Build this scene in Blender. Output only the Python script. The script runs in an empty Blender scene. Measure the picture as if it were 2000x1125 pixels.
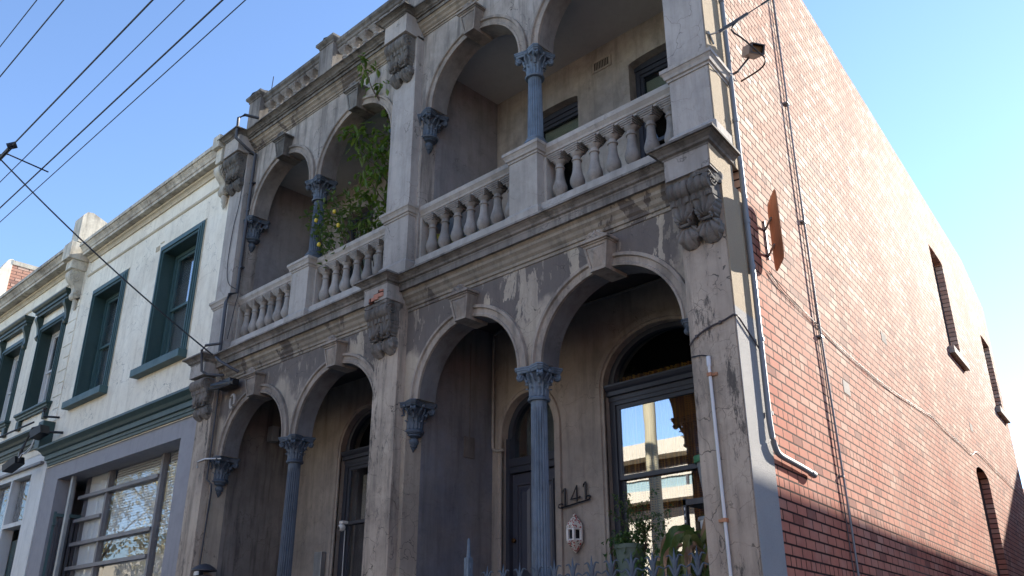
import bpy, bmesh, math, random
from mathutils import Vector, Matrix, noise
C = bpy.context.scene; COL = C.collection
R = math.radians; PI = math.pi
random.seed(7)
# ---------------- camera, sky, sun, exposure ----------------
cam = bpy.data.objects.new('camera', bpy.data.cameras.new('camera')); COL.objects.link(cam); C.camera = cam
cam.data.sensor_width = 36; cam.data.lens = 36*1717.5/2000; cam.data.clip_start = .05; cam.data.clip_end = 3000
cx_ = Vector((.721706, .692199, -.000817)); cy_ = Vector((.269768, -.280181, .921262)); cf_ = Vector((-.637468, .665101, .388941))
m3 = Matrix((cx_, cy_, -cf_)).transposed(); m4 = m3.to_4x4(); m4.translation = Vector((0, 0, 1.6)); cam.matrix_world = m4
SUN = Vector((.596, 3.009, 1.32)).normalized()
el = math.asin(SUN.z); az = math.atan2(SUN.x, SUN.y)
W = bpy.data.worlds.new('World'); C.world = W; W.use_nodes = True
nt = W.node_tree; sk = nt.nodes.new('ShaderNodeTexSky'); sk.sky_type = 'NISHITA'; sk.sun_disc = False
sk.sun_elevation = el; sk.sun_rotation = az; sk.air_density = 1.0; sk.dust_density = .06; sk.ozone_density = 4.2
bg = nt.nodes['Background']; bg.inputs[1].default_value = .13; tint = nt.nodes.new('ShaderNodeMix'); tint.data_type = 'RGBA'; tint.blend_type = 'MULTIPLY'; tint.inputs[0].default_value = 1; tint.inputs[7].default_value = (1.08, .99, .985, 1)
nt.links.new(sk.outputs[0], tint.inputs[6]); nt.links.new(tint.outputs[2], bg.inputs[0])
sl = bpy.data.lights.new('sun', 'SUN'); sl.energy = 5; sl.angle = R(.5); sl.color = (1, .93, .82)
so = bpy.data.objects.new('sun', sl); COL.objects.link(so); so.rotation_euler = SUN.to_track_quat('Z', 'Y').to_euler()
C.view_settings.view_transform = 'Standard'; C.view_settings.look = 'None'; C.view_settings.exposure = 1.47; C.view_settings.gamma = 1
C.cycles.max_bounces = 8
# ---------------- node helpers ----------------
class NB:
    def __init__(s, name):
        s.m = bpy.data.materials.new(name); s.m.use_nodes = True; s.t = s.m.node_tree; s.b = s.t.nodes['Principled BSDF']
        g = s.t.nodes.new('ShaderNodeNewGeometry'); s.pos = g.outputs['Position']
    def n(s, ty, props=None, **inp):
        d = s.t.nodes.new(ty)
        for k, v in (props or {}).items(): setattr(d, k, v)
        for k, v in inp.items():
            i = d.inputs[int(k[1:])] if k[0] == 'i' and k[1:].isdigit() else d.inputs[k.replace('_', ' ')]
            s.set(i, v)
        return d
    def set(s, i, v):
        if isinstance(v, bpy.types.NodeSocket): s.t.links.new(v, i)
        elif isinstance(v, (tuple, list)) and i.type == 'RGBA' and len(v) == 3: i.default_value = (*v, 1)
        else: i.default_value = v
    def math(s, op, a, b=0, c=0, clamp=False):
        d = s.n('ShaderNodeMath', {'operation': op, 'use_clamp': clamp}, i0=a, i1=b, i2=c); return d.outputs[0]
    def noise(s, scale, vec=None, detail=6, rough=.6, dist=0):
        return s.n('ShaderNodeTexNoise', None, Vector=vec or s.pos, Scale=scale, Detail=detail, Roughness=rough, Distortion=dist).outputs[0]
    def ramp(s, v, a, b):
        return s.n('ShaderNodeMapRange', {'interpolation_type': 'SMOOTHSTEP'}, i0=v, i1=a, i2=b).outputs[0]
    def map(s, sc=(1, 1, 1), vec=None):
        return s.n('ShaderNodeVectorMath', {'operation': 'MULTIPLY'}, i0=vec or s.pos, i1=sc).outputs[0]
    def mix(s, f, a, b, mode='MIX'):
        d = s.n('ShaderNodeMix', {'data_type': 'RGBA', 'blend_type': mode}); s.set(d.inputs[0], f); s.set(d.inputs[6], a); s.set(d.inputs[7], b)
        return d.outputs[2]
    def xyz(s, vec=None):
        d = s.n('ShaderNodeSeparateXYZ', None, i0=vec or s.pos); return d.outputs
    def out(s, col, rough=.85, bump=None, bs=.3, bd=.02, **k):
        s.set(s.b.inputs['Base Color'], col); s.set(s.b.inputs['Roughness'], rough)
        if bump is not None:
            s.t.links.new(s.n('ShaderNodeBump', None, Strength=bs, Distance=bd, Height=bump).outputs[0], s.b.inputs['Normal'])
        for a, v in k.items(): s.set(s.b.inputs[a.replace('_', ' ')], v)
        return s.m
def mul(c, f): return tuple(x*f for x in c)
def stucco(name, ca, cb, dirt=(.06, .052, .045), dirt_amt=.6, crack=.8, streak=.5, peel=None, speck=.3, cscale=2.0, bump=.35, black=None):
    b = NB(name); n1 = b.noise(1.1, detail=10, rough=.65); n2 = b.noise(7, detail=8, rough=.7)
    col = b.mix(b.ramp(n1, .35, .65), ca, cb)
    col = b.mix(b.math('MULTIPLY', b.ramp(n2, .5, .75), .45), col, mul(ca, .62))
    if peel:
        z = b.xyz()[2]; nz = b.noise(1.6, b.map((1, 1, .8)), detail=5)
        zz = b.math('ADD', z, b.math('MULTIPLY', b.math('SUBTRACT', nz, .5), 1.5))
        zone = b.ramp(zz, peel[0]-.12, peel[0]+.12)
        drip = b.noise(3.4, b.map((1, 1, .33)), detail=7, rough=.62, dist=.4)
        edge = b.ramp(drip, peel[2], peel[2]+.012)
        f = b.math('MULTIPLY', zone, b.math('SUBTRACT', 1, edge))
        col = b.mix(f, col, peel[1])
        col = b.mix(b.math('MULTIPLY', b.ramp(b.noise(15, b.map((1, 1, .25)), detail=4), .6, .62), b.math('MULTIPLY', zone, .35)), col, mul(ca, 1.1))
    st = b.noise(5, b.map((1.6, 1.6, .16)), detail=7, rough=.65)
    col = b.mix(b.math('MULTIPLY', b.ramp(st, .44, .70), streak), col, dirt)
    big = b.noise(.8, detail=9, rough=.75)
    col = b.mix(b.math('MULTIPLY', b.ramp(big, .44, .64), dirt_amt*.5), col, dirt)
    sp = b.noise(90, detail=3); col = b.mix(b.math('MULTIPLY', b.ramp(sp, .55, .75), speck), col, mul(ca, .45))
    if black:
        bn = b.noise(4, b.map((1.3, 1.3, .3)), detail=12, rough=.85)
        col = b.mix(b.math('MULTIPLY', b.ramp(bn, black, black+.06), .8), col, (.035, .032, .03))
    wv = b.n('ShaderNodeVectorMath', {'operation': 'ADD'}, i0=b.pos, i1=b.n('ShaderNodeVectorMath', {'operation': 'SCALE'}, i0=b.n('ShaderNodeTexNoise', None, Vector=b.pos, Scale=2.2, Detail=4).outputs['Color'], Scale=.7).outputs[0]).outputs[0]
    ck = b.n('ShaderNodeTexVoronoi', {'feature': 'DISTANCE_TO_EDGE'}, Vector=wv, Scale=cscale*1.3).outputs['Distance']
    ck2 = b.n('ShaderNodeTexVoronoi', {'feature': 'DISTANCE_TO_EDGE'}, Vector=wv, Scale=cscale*3.2).outputs['Distance']
    c1 = b.math('MULTIPLY', b.math('SUBTRACT', 1, b.ramp(ck, .0, .012)), b.ramp(b.noise(1.7, detail=2), .47, .56))
    c2 = b.math('MULTIPLY', b.math('SUBTRACT', 1, b.ramp(ck2, .0, .016)), b.ramp(b.noise(1.3, b.map((1, 1, 1.3)), detail=3), .5, .6))
    cc = b.math('MAXIMUM', c1, b.math('MULTIPLY', c2, .6))
    col = b.mix(b.math('MULTIPLY', cc, crack), col, (.03, .026, .022))
    h = b.math('SUBTRACT', b.math('ADD', b.math('MULTIPLY', n2, .5), b.math('MULTIPLY', sp, .18)), b.math('MULTIPLY', cc, .5))
    return b.out(col, .9, h, bump, .02)
def paint(name, c, rough=.5, var=.25, dirt=.25, bump=.12, sc=6, metal=0):
    b = NB(name); n = b.noise(sc, detail=8, rough=.7); st = b.noise(7, b.map((1.5, 1.5, .2)), detail=6)
    col = b.mix(b.math('MULTIPLY', b.ramp(n, .4, .7), var), c, mul(c, .55))
    col = b.mix(b.math('MULTIPLY', b.ramp(st, .5, .7), dirt), col, mul(c, .35))
    return b.out(col, b.math('ADD', b.math('MULTIPLY', n, .3), rough-.12), b.noise(40, detail=4), bump, .006, Metallic=metal)
def glassmat(name, refl=.45, tint=(.75, .8, .82), rough=0.0, wave=0.0):
    b = NB(name); t = b.t; t.nodes.remove(b.b)
    tr = t.nodes.new('ShaderNodeBsdfTransparent'); tr.inputs[0].default_value = (*tint, 1)
    gl = t.nodes.new('ShaderNodeBsdfGlossy'); gl.inputs['Roughness'].default_value = rough; gl.inputs['Color'].default_value = (.95, .97, 1, 1)
    if wave: t.links.new(b.n('ShaderNodeBump', None, Strength=wave, Distance=.02, Height=b.noise(2.5, detail=1)).outputs[0], gl.inputs['Normal'])
    mx = t.nodes.new('ShaderNodeMixShader'); mx.inputs[0].default_value = refl
    t.links.new(tr.outputs[0], mx.inputs[1]); t.links.new(gl.outputs[0], mx.inputs[2])
    t.links.new(mx.outputs[0], t.nodes['Material Output'].inputs[0]); return b.m
M = {}
BEI = (.43, .385, .325); GRY = (.42, .40, .38)
M['pier_lo'] = stucco('render_tan', (.49, .405, .315), (.38, .31, .245), streak=.55, dirt_amt=.8, crack=.85, black=.545)
M['pier_up'] = stucco('render_pale_grey', (.44, .40, .36), (.34, .31, .28), streak=.3, dirt_amt=.45, crack=.6, speck=.15)
M['span_lo'] = stucco('render_peeling', (.45, .38, .29), (.35, .295, .235), peel=(4.80, (.145, .122, .108), .575), streak=.3, dirt_amt=.35, crack=.85, cscale=2.6)
M['span_up'] = stucco('render_upper_arcade', (.44, .39, .34), (.32, .28, .245), streak=.7, dirt_amt=.7, crack=.85, cscale=2.2, black=.63)
M['arch'] = stucco('render_arch_band', (.40, .335, .27), (.23, .195, .165), streak=.5, dirt_amt=1.1, crack=.4, speck=.4, black=.64)
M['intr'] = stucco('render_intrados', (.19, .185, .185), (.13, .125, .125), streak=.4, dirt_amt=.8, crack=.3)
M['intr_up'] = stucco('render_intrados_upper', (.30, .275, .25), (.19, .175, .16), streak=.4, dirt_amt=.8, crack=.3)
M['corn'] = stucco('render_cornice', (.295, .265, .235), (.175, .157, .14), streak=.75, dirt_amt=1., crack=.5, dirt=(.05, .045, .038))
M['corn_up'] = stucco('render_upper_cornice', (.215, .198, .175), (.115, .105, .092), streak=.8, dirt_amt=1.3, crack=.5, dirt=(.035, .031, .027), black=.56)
M['bed'] = stucco('render_bed_mould', (.34, .29, .225), (.25, .215, .17), streak=.5, dirt_amt=.7, crack=.3, peel=(3.0, (.12, .098, .082), .42))
M['balu'] = stucco('cast_cement', (.37, .34, .305), (.24, .22, .20), streak=.45, dirt_amt=.9, crack=.2, speck=.45, bump=.5)
M['rail'] = stucco('render_rail', (.445, .405, .36), (.34, .31, .27), streak=.25, dirt_amt=.4, crack=.3)
M['rec_up'] = stucco('render_recess_upper', (.44, .39, .33), (.30, .275, .25), streak=.35, dirt_amt=.8, crack=.2)
M['rec_lo'] = stucco('render_recess_lower', (.41, .345, .28), (.29, .25, .215), streak=.35, dirt_amt=.5, crack=.35)
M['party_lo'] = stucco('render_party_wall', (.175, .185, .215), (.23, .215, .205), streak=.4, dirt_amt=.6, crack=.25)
M['party_lo2'] = stucco('render_party_wall_brown', (.25, .22, .19), (.17, .155, .14), streak=.8, dirt_amt=.6, crack=.5)
M['party_up'] = stucco('render_party_upper', (.29, .275, .27), (.21, .205, .21), streak=.25, dirt_amt=.5, crack=.3)
M['ceil'] = paint('ceiling_paint', (.50, .49, .47), .8, .15, .1)
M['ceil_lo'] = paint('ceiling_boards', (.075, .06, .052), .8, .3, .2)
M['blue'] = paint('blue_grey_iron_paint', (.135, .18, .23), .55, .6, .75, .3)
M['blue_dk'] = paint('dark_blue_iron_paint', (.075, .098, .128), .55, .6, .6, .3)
M['navy'] = paint('charcoal_navy_paint', (.036, .04, .054), .4, .2, .2)
M['navy2'] = paint('door_navy_paint', (.048, .051, .07), .4, .2, .2)
M['green'] = paint('bottle_green_paint', (.025, .058, .055), .45, .25, .2)
M['teal'] = paint('blue_green_paint', (.042, .092, .095), .5, .25, .25)
M['green_dk'] = paint('dark_green_paint', (.018, .04, .034), .45, .25, .2)
M['white'] = stucco('cream_painted_render', (.89, .83, .69), (.82, .75, .61), streak=.24, dirt_amt=.4, crack=.55, speck=.12, dirt=(.36, .29, .20), bump=.4)
M['whitec'] = stucco('weathered_cream_cornice', (.66, .61, .50), (.42, .38, .31), streak=.6, dirt_amt=.8, crack=.4, dirt=(.09, .075, .06), black=.6)
M['whitesoff'] = stucco('cream_soffit', (.62, .54, .40), (.52, .45, .33), streak=.2, dirt_amt=.2, crack=.1)
M['whitepaint'] = paint('white_joinery_paint', (.62, .62, .60), .5, .15, .25)
M['grey'] = paint('grey_shopfront_render', (.29, .285, .30), .75, .18, .15)
M['greyf'] = paint('grey_metal_frame', (.21, .20, .20), .5, .2, .3)
M['black'] = paint('black_plastic', (.012, .012, .014), .45, .2, .1)
M['pipe'] = paint('dark_pipe', (.05, .05, .058), .5, .3, .3)
M['pipe_g'] = paint('grey_pvc_pipe', (.20, .215, .23), .4, .15, .15)
M['pipe_b'] = paint('brown_black_pipe', (.07, .055, .055), .5, .3, .2)
M['pvcw'] = paint('white_conduit', (.62, .62, .62), .4, .1, .3)
M['wire'] = paint('cable_sheath', (.010, .010, .014), .5, .1, .1)
M['rust'] = paint('rusted_plate', (.50, .23, .12), .75, .6, .4, sc=3)
M['brass'] = paint('aged_brass', (.10, .05, .02), .35, .3, .3, metal=.7)
M['steel'] = paint('galvanised_steel', (.32, .33, .33), .45, .3, .2, metal=.5)
M['blind'] = paint('cream_blind', (.50, .47, .32), .8, .08, .05)
M['slat'] = paint('venetian_slat', (.80, .82, .80), .6, .1, .1)
M['porc'] = paint('white_ceramic', (.72, .70, .66), .3, .1, .1)
M['pot'] = paint('grey_green_pot', (.12, .16, .13), .7, .2, .2)
M['bark'] = paint('bark', (.10, .075, .05), .9, .4, .4, .6, 20)
M['lemon'] = paint('lemon_skin', (.62, .45, .04), .4, .15, .0)
M['drycane'] = paint('dry_leaf', (.30, .15, .07), .8, .3, .2)
M['glass'] = glassmat('window_glass', .36, (.95, .95, .95), wave=.012)
M['glass_d'] = glassmat('dark_window_glass', .10)
M['glass_s'] = glassmat('shop_glass', .12, (.95, .95, .95), wave=.015)
M['dark'] = paint('dark_interior', (.012, .012, .014), .9, .2, .1)
def leafmat(name, c1, c2):
    b = NB(name); r = b.n('ShaderNodeNewGeometry').outputs['Random Per Island']
    col = b.mix(r, c1, c2); m = b.out(col, .45, None); b.b.inputs['Subsurface Weight'].default_value = 0
    tl = b.n('ShaderNodeBsdfTranslucent', None, Color=b.mix(.5, col, (.25, .35, .03)))
    mx = b.n('ShaderNodeMixShader'); mx.inputs[0].default_value = .3
    b.t.links.new(b.b.outputs[0], mx.inputs[1]); b.t.links.new(tl.outputs[0], mx.inputs[2]); b.t.links.new(mx.outputs[0], b.t.nodes['Material Output'].inputs[0]); return m
M['leaf'] = leafmat('climber_leaf', (.05, .11, .018), (.13, .20, .025))
M['leaf2'] = leafmat('lemon_leaf', (.045, .10, .03), (.12, .17, .04))
M['leaf3'] = leafmat('cane_leaf', (.04, .11, .035), (.12, .20, .06))
M['palm'] = leafmat('yellow_palm_leaf', (.35, .28, .04), (.18, .22, .04))
M['drylf'] = paint('brown_leaf', (.40, .26, .17), .8, .7, .2, sc=12)
def curtainmat():
    b = NB('ochre_curtain'); x, y, z = b.xyz()
    v = b.n('ShaderNodeTexVoronoi', None, Vector=b.map((52, 0, 40)), Scale=1.0, Randomness=0.0).outputs['Distance']
    col = b.mix(b.ramp(v, .25, .34), (.2, .08, .015), b.mix(b.ramp(b.noise(12, b.map((3, 1, .05)), detail=2), .35, .65), (.95, .48, .07), (.30, .11, .03)))  # dot print; dark vertical stripes put the folds' shade into the colour
    return b.out(col, .9)
M['curtain'] = curtainmat()
def brickmat(name, pale=.5, wall=True):
    b = NB(name)
    d = b.n('ShaderNodeVectorMath', {'operation': 'DOT_PRODUCT'}, i0=b.pos, i1=(-.13609, .99069, 0) if wall else (.8, .8, 0)).outputs['Value']
    z = b.xyz()[2]; cmb = b.n('ShaderNodeCombineXYZ', None, i0=d, i1=z, i2=0).outputs[0]
    def bt(bw, off, c3=(0, 0, 0)):
        return b.n('ShaderNodeTexBrick', {'offset': off, 'offset_frequency': 2}, Vector=cmb, Color1=(0, 0, 0), Color2=(1, 1, 1), Mortar=c3, Scale=1, Mortar_Size=.0095, Mortar_Smooth=.25, Bias=0, Brick_Width=bw, Row_Height=.0867)
    A = bt(.236, .5); H = bt(.118, .5)
    row = b.math('FLOOR', b.math('DIVIDE', z, .0867)); hm = b.math('LESS_THAN', b.math('FLOORED_MODULO', b.math('ADD', row, 2), 7), .5)
    rnd = b.mix(hm, A.outputs[0], H.outputs[0]); fac = b.mix(hm, A.outputs[1], H.outputs[1])
    n = b.noise(5, b.map((1, 1, 1)), detail=8, rough=.7); g = b.noise(.7, detail=6, rough=.6); f = b.noise(60, detail=4, rough=.7)
    red = b.mix(rnd, (.43, .16, .112), (.33, .115, .082)); col = b.mix(b.math('MULTIPLY', b.ramp(n, .3, .7), .7), red, (.50, .20, .13))
    zz = b.math('ADD', b.math('MULTIPLY', b.ramp(z, 1.2, 8.0), pale), b.math('MULTIPLY', b.math('SUBTRACT', g, .5), .9))  # paler with height: sun glare on the upper bricks put into the colour
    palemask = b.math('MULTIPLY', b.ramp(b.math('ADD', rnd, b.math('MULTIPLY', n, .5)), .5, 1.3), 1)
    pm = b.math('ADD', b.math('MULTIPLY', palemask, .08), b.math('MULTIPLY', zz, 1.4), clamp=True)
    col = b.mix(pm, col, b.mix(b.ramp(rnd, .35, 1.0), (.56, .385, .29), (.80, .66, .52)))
    col = b.mix(b.math('MULTIPLY', b.ramp(f, .6, .72), .35), col, (.10, .045, .035))
    col = b.mix(b.math('MULTIPLY', b.ramp(rnd, .93, .96), .55), col, (.12, .035, .03)); wn = b.noise(.9, b.map((1, 1, .45)), detail=9, rough=.75); col = b.mix(b.math('MULTIPLY', b.ramp(wn, .5, .68), .28), col, (.17, .085, .06)); col = b.mix(fac, col, b.mix(b.ramp(b.noise(.5, detail=5), .52, .6), (.035, .02, .017), (.13, .09, .075)))
    h = b.math('ADD', b.math('MULTIPLY', b.math('SUBTRACT', 1, fac), 1), b.math('ADD', b.math('MULTIPLY', f, .16), b.math('MULTIPLY', rnd, .18)))
    return b.out(col, .85, h, .5, .008, Specular_IOR_Level=.05)
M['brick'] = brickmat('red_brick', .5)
M['brick2'] = brickmat('plain_red_brick', .0, False)
M['brick3'] = brickmat('orange_brick', .25, False)
def roughcast():
    b = NB('pebbled_side_render'); z = b.xyz()[2]; n = b.noise(160, detail=2); n2 = b.noise(2, detail=5)
    col = b.mix(b.ramp(z, 4.22, 4.25), b.mix(n2, (.34, .33, .32), (.25, .245, .24)), b.mix(n2, (.40, .31, .20), (.31, .24, .155)))
    col = b.mix(b.math('MULTIPLY', b.ramp(n, .55, .7), .5), col, (.12, .11, .10)); return b.out(col, .9, n, .8, .01)
M['rough'] = roughcast()
# ---------------- mesh helpers ----------------
def NM(): return bmesh.new()
def bx(bm, x0, x1, y0, y1, z0, z1, bev=0):
    r = bmesh.ops.create_cube(bm, size=1); vs = r['verts']
    for v in vs: v.co = Vector(((x0+x1)/2+v.co.x*(x1-x0), (y0+y1)/2+v.co.y*(y1-y0), (z0+z1)/2+v.co.z*(z1-z0)))
    if bev:
        es = list({e for v in vs for e in v.link_edges}); bmesh.ops.bevel(bm, geom=es, offset=bev, segments=2, affect='EDGES', profile=.6)
    return bm
def B(*a, **k): return bx(NM(), *a, **k)
def tube(bm, pts, r, n=8, r2=None, cap=True):
    pts = [Vector(p) for p in pts]; rings = []; up = Vector((0, 0, 1))
    for i, p in enumerate(pts):
        t = (pts[min(i+1, len(pts)-1)]-pts[max(i-1, 0)]).normalized()
        u = t.cross(up) if abs(t.z) < .95 else t.cross(Vector((1, 0, 0)))
        u.normalize(); v = t.cross(u); rr = r if r2 is None else r+(r2-r)*i/(len(pts)-1)
        rings.append([bm.verts.new(p+(u*math.cos(2*PI*k/n)+v*math.sin(2*PI*k/n))*rr) for k in range(n)])
    for a, c in zip(rings, rings[1:]):
        for k in range(n): bm.faces.new((a[k], a[(k+1) % n], c[(k+1) % n], c[k]))
    if cap: bm.faces.new(rings[0][::-1]); bm.faces.new(rings[-1])
    return bm
def smoothpath(pts, k=6):
    P = [Vector(p) for p in pts]; out = []
    for i in range(len(P)-1):
        a, b_, c, d = P[max(i-1, 0)], P[i], P[i+1], P[min(i+2, len(P)-1)]
        for j in range(k):
            t = j/k; out.append(.5*((2*b_)+(c-a)*t+(2*a-5*b_+4*c-d)*t*t+(3*b_-a-3*c+d)*t**3))
    return out+[P[-1]]
def lathe(bm, prof, n=24, c=(0, 0, 0), flute=None, sq=None):
    rings = []
    for r, z in prof:
        ring = []
        for k in range(n):
            a = 2*PI*k/n; rr = r
            if flute: rr = r-flute[1]*abs(math.sin(a*flute[0]/2))**.6 if flute[2] < z < flute[3] else r
            ring.append(bm.verts.new((c[0]+rr*math.cos(a), c[1]+rr*math.sin(a), c[2]+z)))
        rings.append(ring)
    for a, d in zip(rings, rings[1:]):
        for k in range(n): bm.faces.new((a[k], a[(k+1) % n], d[(k+1) % n], d[k]))
    bm.faces.new(rings[0][::-1]); bm.faces.new(rings[-1]); return bm
def sweep(bm, path, prof, closed=False, z0=0.0):
    """moulding along a plan path; profile (d, z), d outward to the RIGHT of travel, profile closed"""
    P = [Vector((p[0], p[1])) for p in path]; n = len(P); rings = []
    for i, p in enumerate(P):
        def nrm(a, b_): t = (b_-a).normalized(); return Vector((t.y, -t.x))
        if closed or 0 < i < n-1:
            n1 = nrm(P[i-1], p); n2 = nrm(p, P[(i+1) % n]); mi = (n1+n2); mi = mi/max(.2, mi.dot(n1)) if mi.length > 1e-6 else n1
        else: mi = nrm(P[0], P[1]) if i == 0 else nrm(P[-2], P[-1])
        rings.append([bm.verts.new((p.x+mi.x*d, p.y+mi.y*d, z0+z)) for d, z in prof])
    m = len(prof); seg = n if closed else n-1
    for i in range(seg):
        a, c = rings[i], rings[(i+1) % n]
        for k in range(m): bm.faces.new((a[k], a[(k+1) % m], c[(k+1) % m], c[k]))
    if not closed: bm.faces.new(rings[0][::-1]); bm.faces.new(rings[-1])
    return bm
def panel(bm, mp, xs, zb, zt, ops, depth, back=True):
    """wall sheet with openings. mp(x,d,z)->point. ops: (x0,x1,zb,ztfun)"""
    bp = set(xs)
    for x0, x1, a, f in ops:
        nseg = 28 if callable(f) else 1
        for k in range(nseg+1): bp.add(round((x0+x1)/2-(x1-x0)/2*math.cos(PI*k/nseg), 5) if nseg > 1 else (x0, x1)[k] if k < 2 else x1)
        bp.add(x0); bp.add(x1)
    bp = sorted(bp); xmin, xmax = min(xs), max(xs); bp = [x for x in bp if xmin-1e-6 <= x <= xmax+1e-6]
    T = (lambda x: zt(x)) if callable(zt) else (lambda x: zt)
    for xa, xb in zip(bp, bp[1:]):
        if xb-xa < 1e-5: continue
        xm = (xa+xb)/2; cur = sorted([(o[2], o) for o in ops if o[0] < xm < o[1]], key=lambda q: q[0])
        segs = []; lo = (zb, zb)
        for a, o in cur:
            f = o[3] if callable(o[3]) else (lambda x, v=o[3]: v)
            if a > lo[0]+1e-4: segs.append((lo, (a, a)))
            lo = (f(xa), f(xb))
        segs.append((lo, (T(xa), T(xb))))
        for lo_, hi_ in segs:
            for dd, flip in ((0, 0), (depth, 1)):
                if dd and not back: continue
                q = [bm.verts.new(mp(xa, dd, lo_[0])), bm.verts.new(mp(xb, dd, lo_[1])), bm.verts.new(mp(xb, dd, hi_[1])), bm.verts.new(mp(xa, dd, hi_[0]))]
                bm.faces.new(q[::-1] if flip else q)
    for x0, x1, a, f0 in ops:
        f = f0 if callable(f0) else (lambda x, v=f0: v)
        top = [(x, f(x)) for x in bp if x0-1e-6 <= x <= x1+1e-6]
        loop = [(x0, a)]+top+[(x1, a)]
        if a > zb+1e-4: loop.append((x0, a))
        for p, q in zip(loop, loop[1:]):
            if abs(p[0]-q[0])+abs(p[1]-q[1]) < 1e-6: continue
            v = [bm.verts.new(mp(p[0], 0, p[1])), bm.verts.new(mp(p[0], depth, p[1])), bm.verts.new(mp(q[0], depth, q[1])), bm.verts.new(mp(q[0], 0, q[1]))]
            bm.faces.new(v)
    for x in (xmin, xmax):
        v = [bm.verts.new(mp(x, d, z)) for d, z in ((0, zb), (depth, zb), (depth, T(x)), (0, T(x)))]; bm.faces.new(v)
    v = [bm.verts.new(mp(x, d, T(x))) for x, d in ((xmin, 0), (xmin, depth), (xmax, depth), (xmax, 0))]
    if not callable(zt): bm.faces.new(v)
    bmesh.ops.remove_doubles(bm, verts=bm.verts, dist=1e-4); return bm
def tag(o, label=None, cat=None, group=None, kind=None):
    if label: o['label'] = label
    if cat: o['category'] = cat
    if group: o['group'] = group
    if kind: o['kind'] = kind
    return o
def thing(name, label, cat, loc=(0, 0, 0), group=None):
    o = bpy.data.objects.new(name, None); COL.objects.link(o); o.location = loc; o.empty_display_size = .2
    return tag(o, label, cat, group)
def obj(name, bm, mat, parent=None, smooth=None, label=None, local=False, jit=0):
    """verts are world coordinates unless local; smooth = angle in degrees"""
    me = bpy.data.meshes.new(name); bmesh.ops.recalc_face_normals(bm, faces=bm.faces); bm.to_mesh(me); bm.free()
    me.materials.append(M[mat] if isinstance(mat, str) else mat)
    if smooth:
        me.polygons.foreach_set('use_smooth', [True]*len(me.polygons)); me.set_sharp_from_angle(angle=R(smooth))
    o = bpy.data.objects.new(name, me); COL.objects.link(o)
    if parent:
        o.parent = parent
        if parent.parent is None and not local: o.location = -parent.location
    if label: o['label'] = label
    return o
def inst(name, me, parent, loc, rz=0):
    o = bpy.data.objects.new(name, me); COL.objects.link(o); o.parent = parent
    o.location = Vector(loc)-(parent.location if parent.parent is None else Vector((0, 0, 0))); o.rotation_euler = (0, 0, rz); return o
def struct(name, bm, mat, kind='structure', **k):
    o = obj(name, bm, mat, **k); o['kind'] = kind; return o
def solo(name, bm, mat, label, cat, group=None, smooth=None):
    """a one-mesh thing, origin at its base"""
    bm.verts.ensure_lookup_table(); c = sum((v.co for v in bm.verts), Vector())/len(bm.verts); c.z = min(v.co.z for v in bm.verts)
    for v in bm.verts: v.co -= c
    o = obj(name, bm, mat, smooth=smooth); o.location = c; return tag(o, label, cat, group)
# ---------------- architectural pieces ----------------
def ell(x0, x1, zs, b): return lambda x: zs+b*math.sqrt(max(0, 1-((x-(x0+x1)/2)/((x1-x0)/2))**2))
def archband(bm, x0, x1, zs, b, y, w=.135, prof=None, legs=0, n=40):
    """moulded band round an arch in the xz plane, proud of y towards the street"""
    prof = prof or [(0, -.02), (0, .028), (.025, .034), (.034, .02), (.085, .02), (.094, .044), (w-.008, .04), (w, -.02)]
    c, a = (x0+x1)/2, (x1-x0)/2; rings = []
    th = [PI-PI*i/n for i in range(n+1)]
    pts = [(c+(a)*math.cos(t), zs+b*math.sin(t), math.cos(t), math.sin(t)) for t in th]
    if legs: pts = [(x0, zs-legs, -1, 0)]+pts+[(x1, zs-legs, 1, 0)]
    for X, Z, nx, nz in pts: rings.append([bm.verts.new((X+nx*r, y-p, Z+nz*r)) for r, p in prof])
    m = len(prof)
    for a_, c_ in zip(rings, rings[1:]):
        for k in range(m): bm.faces.new((a_[k], a_[(k+1) % m], c_[(k+1) % m], c_[k]))
    bm.faces.new(rings[0]); bm.faces.new(rings[-1][::-1]); return bm
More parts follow.
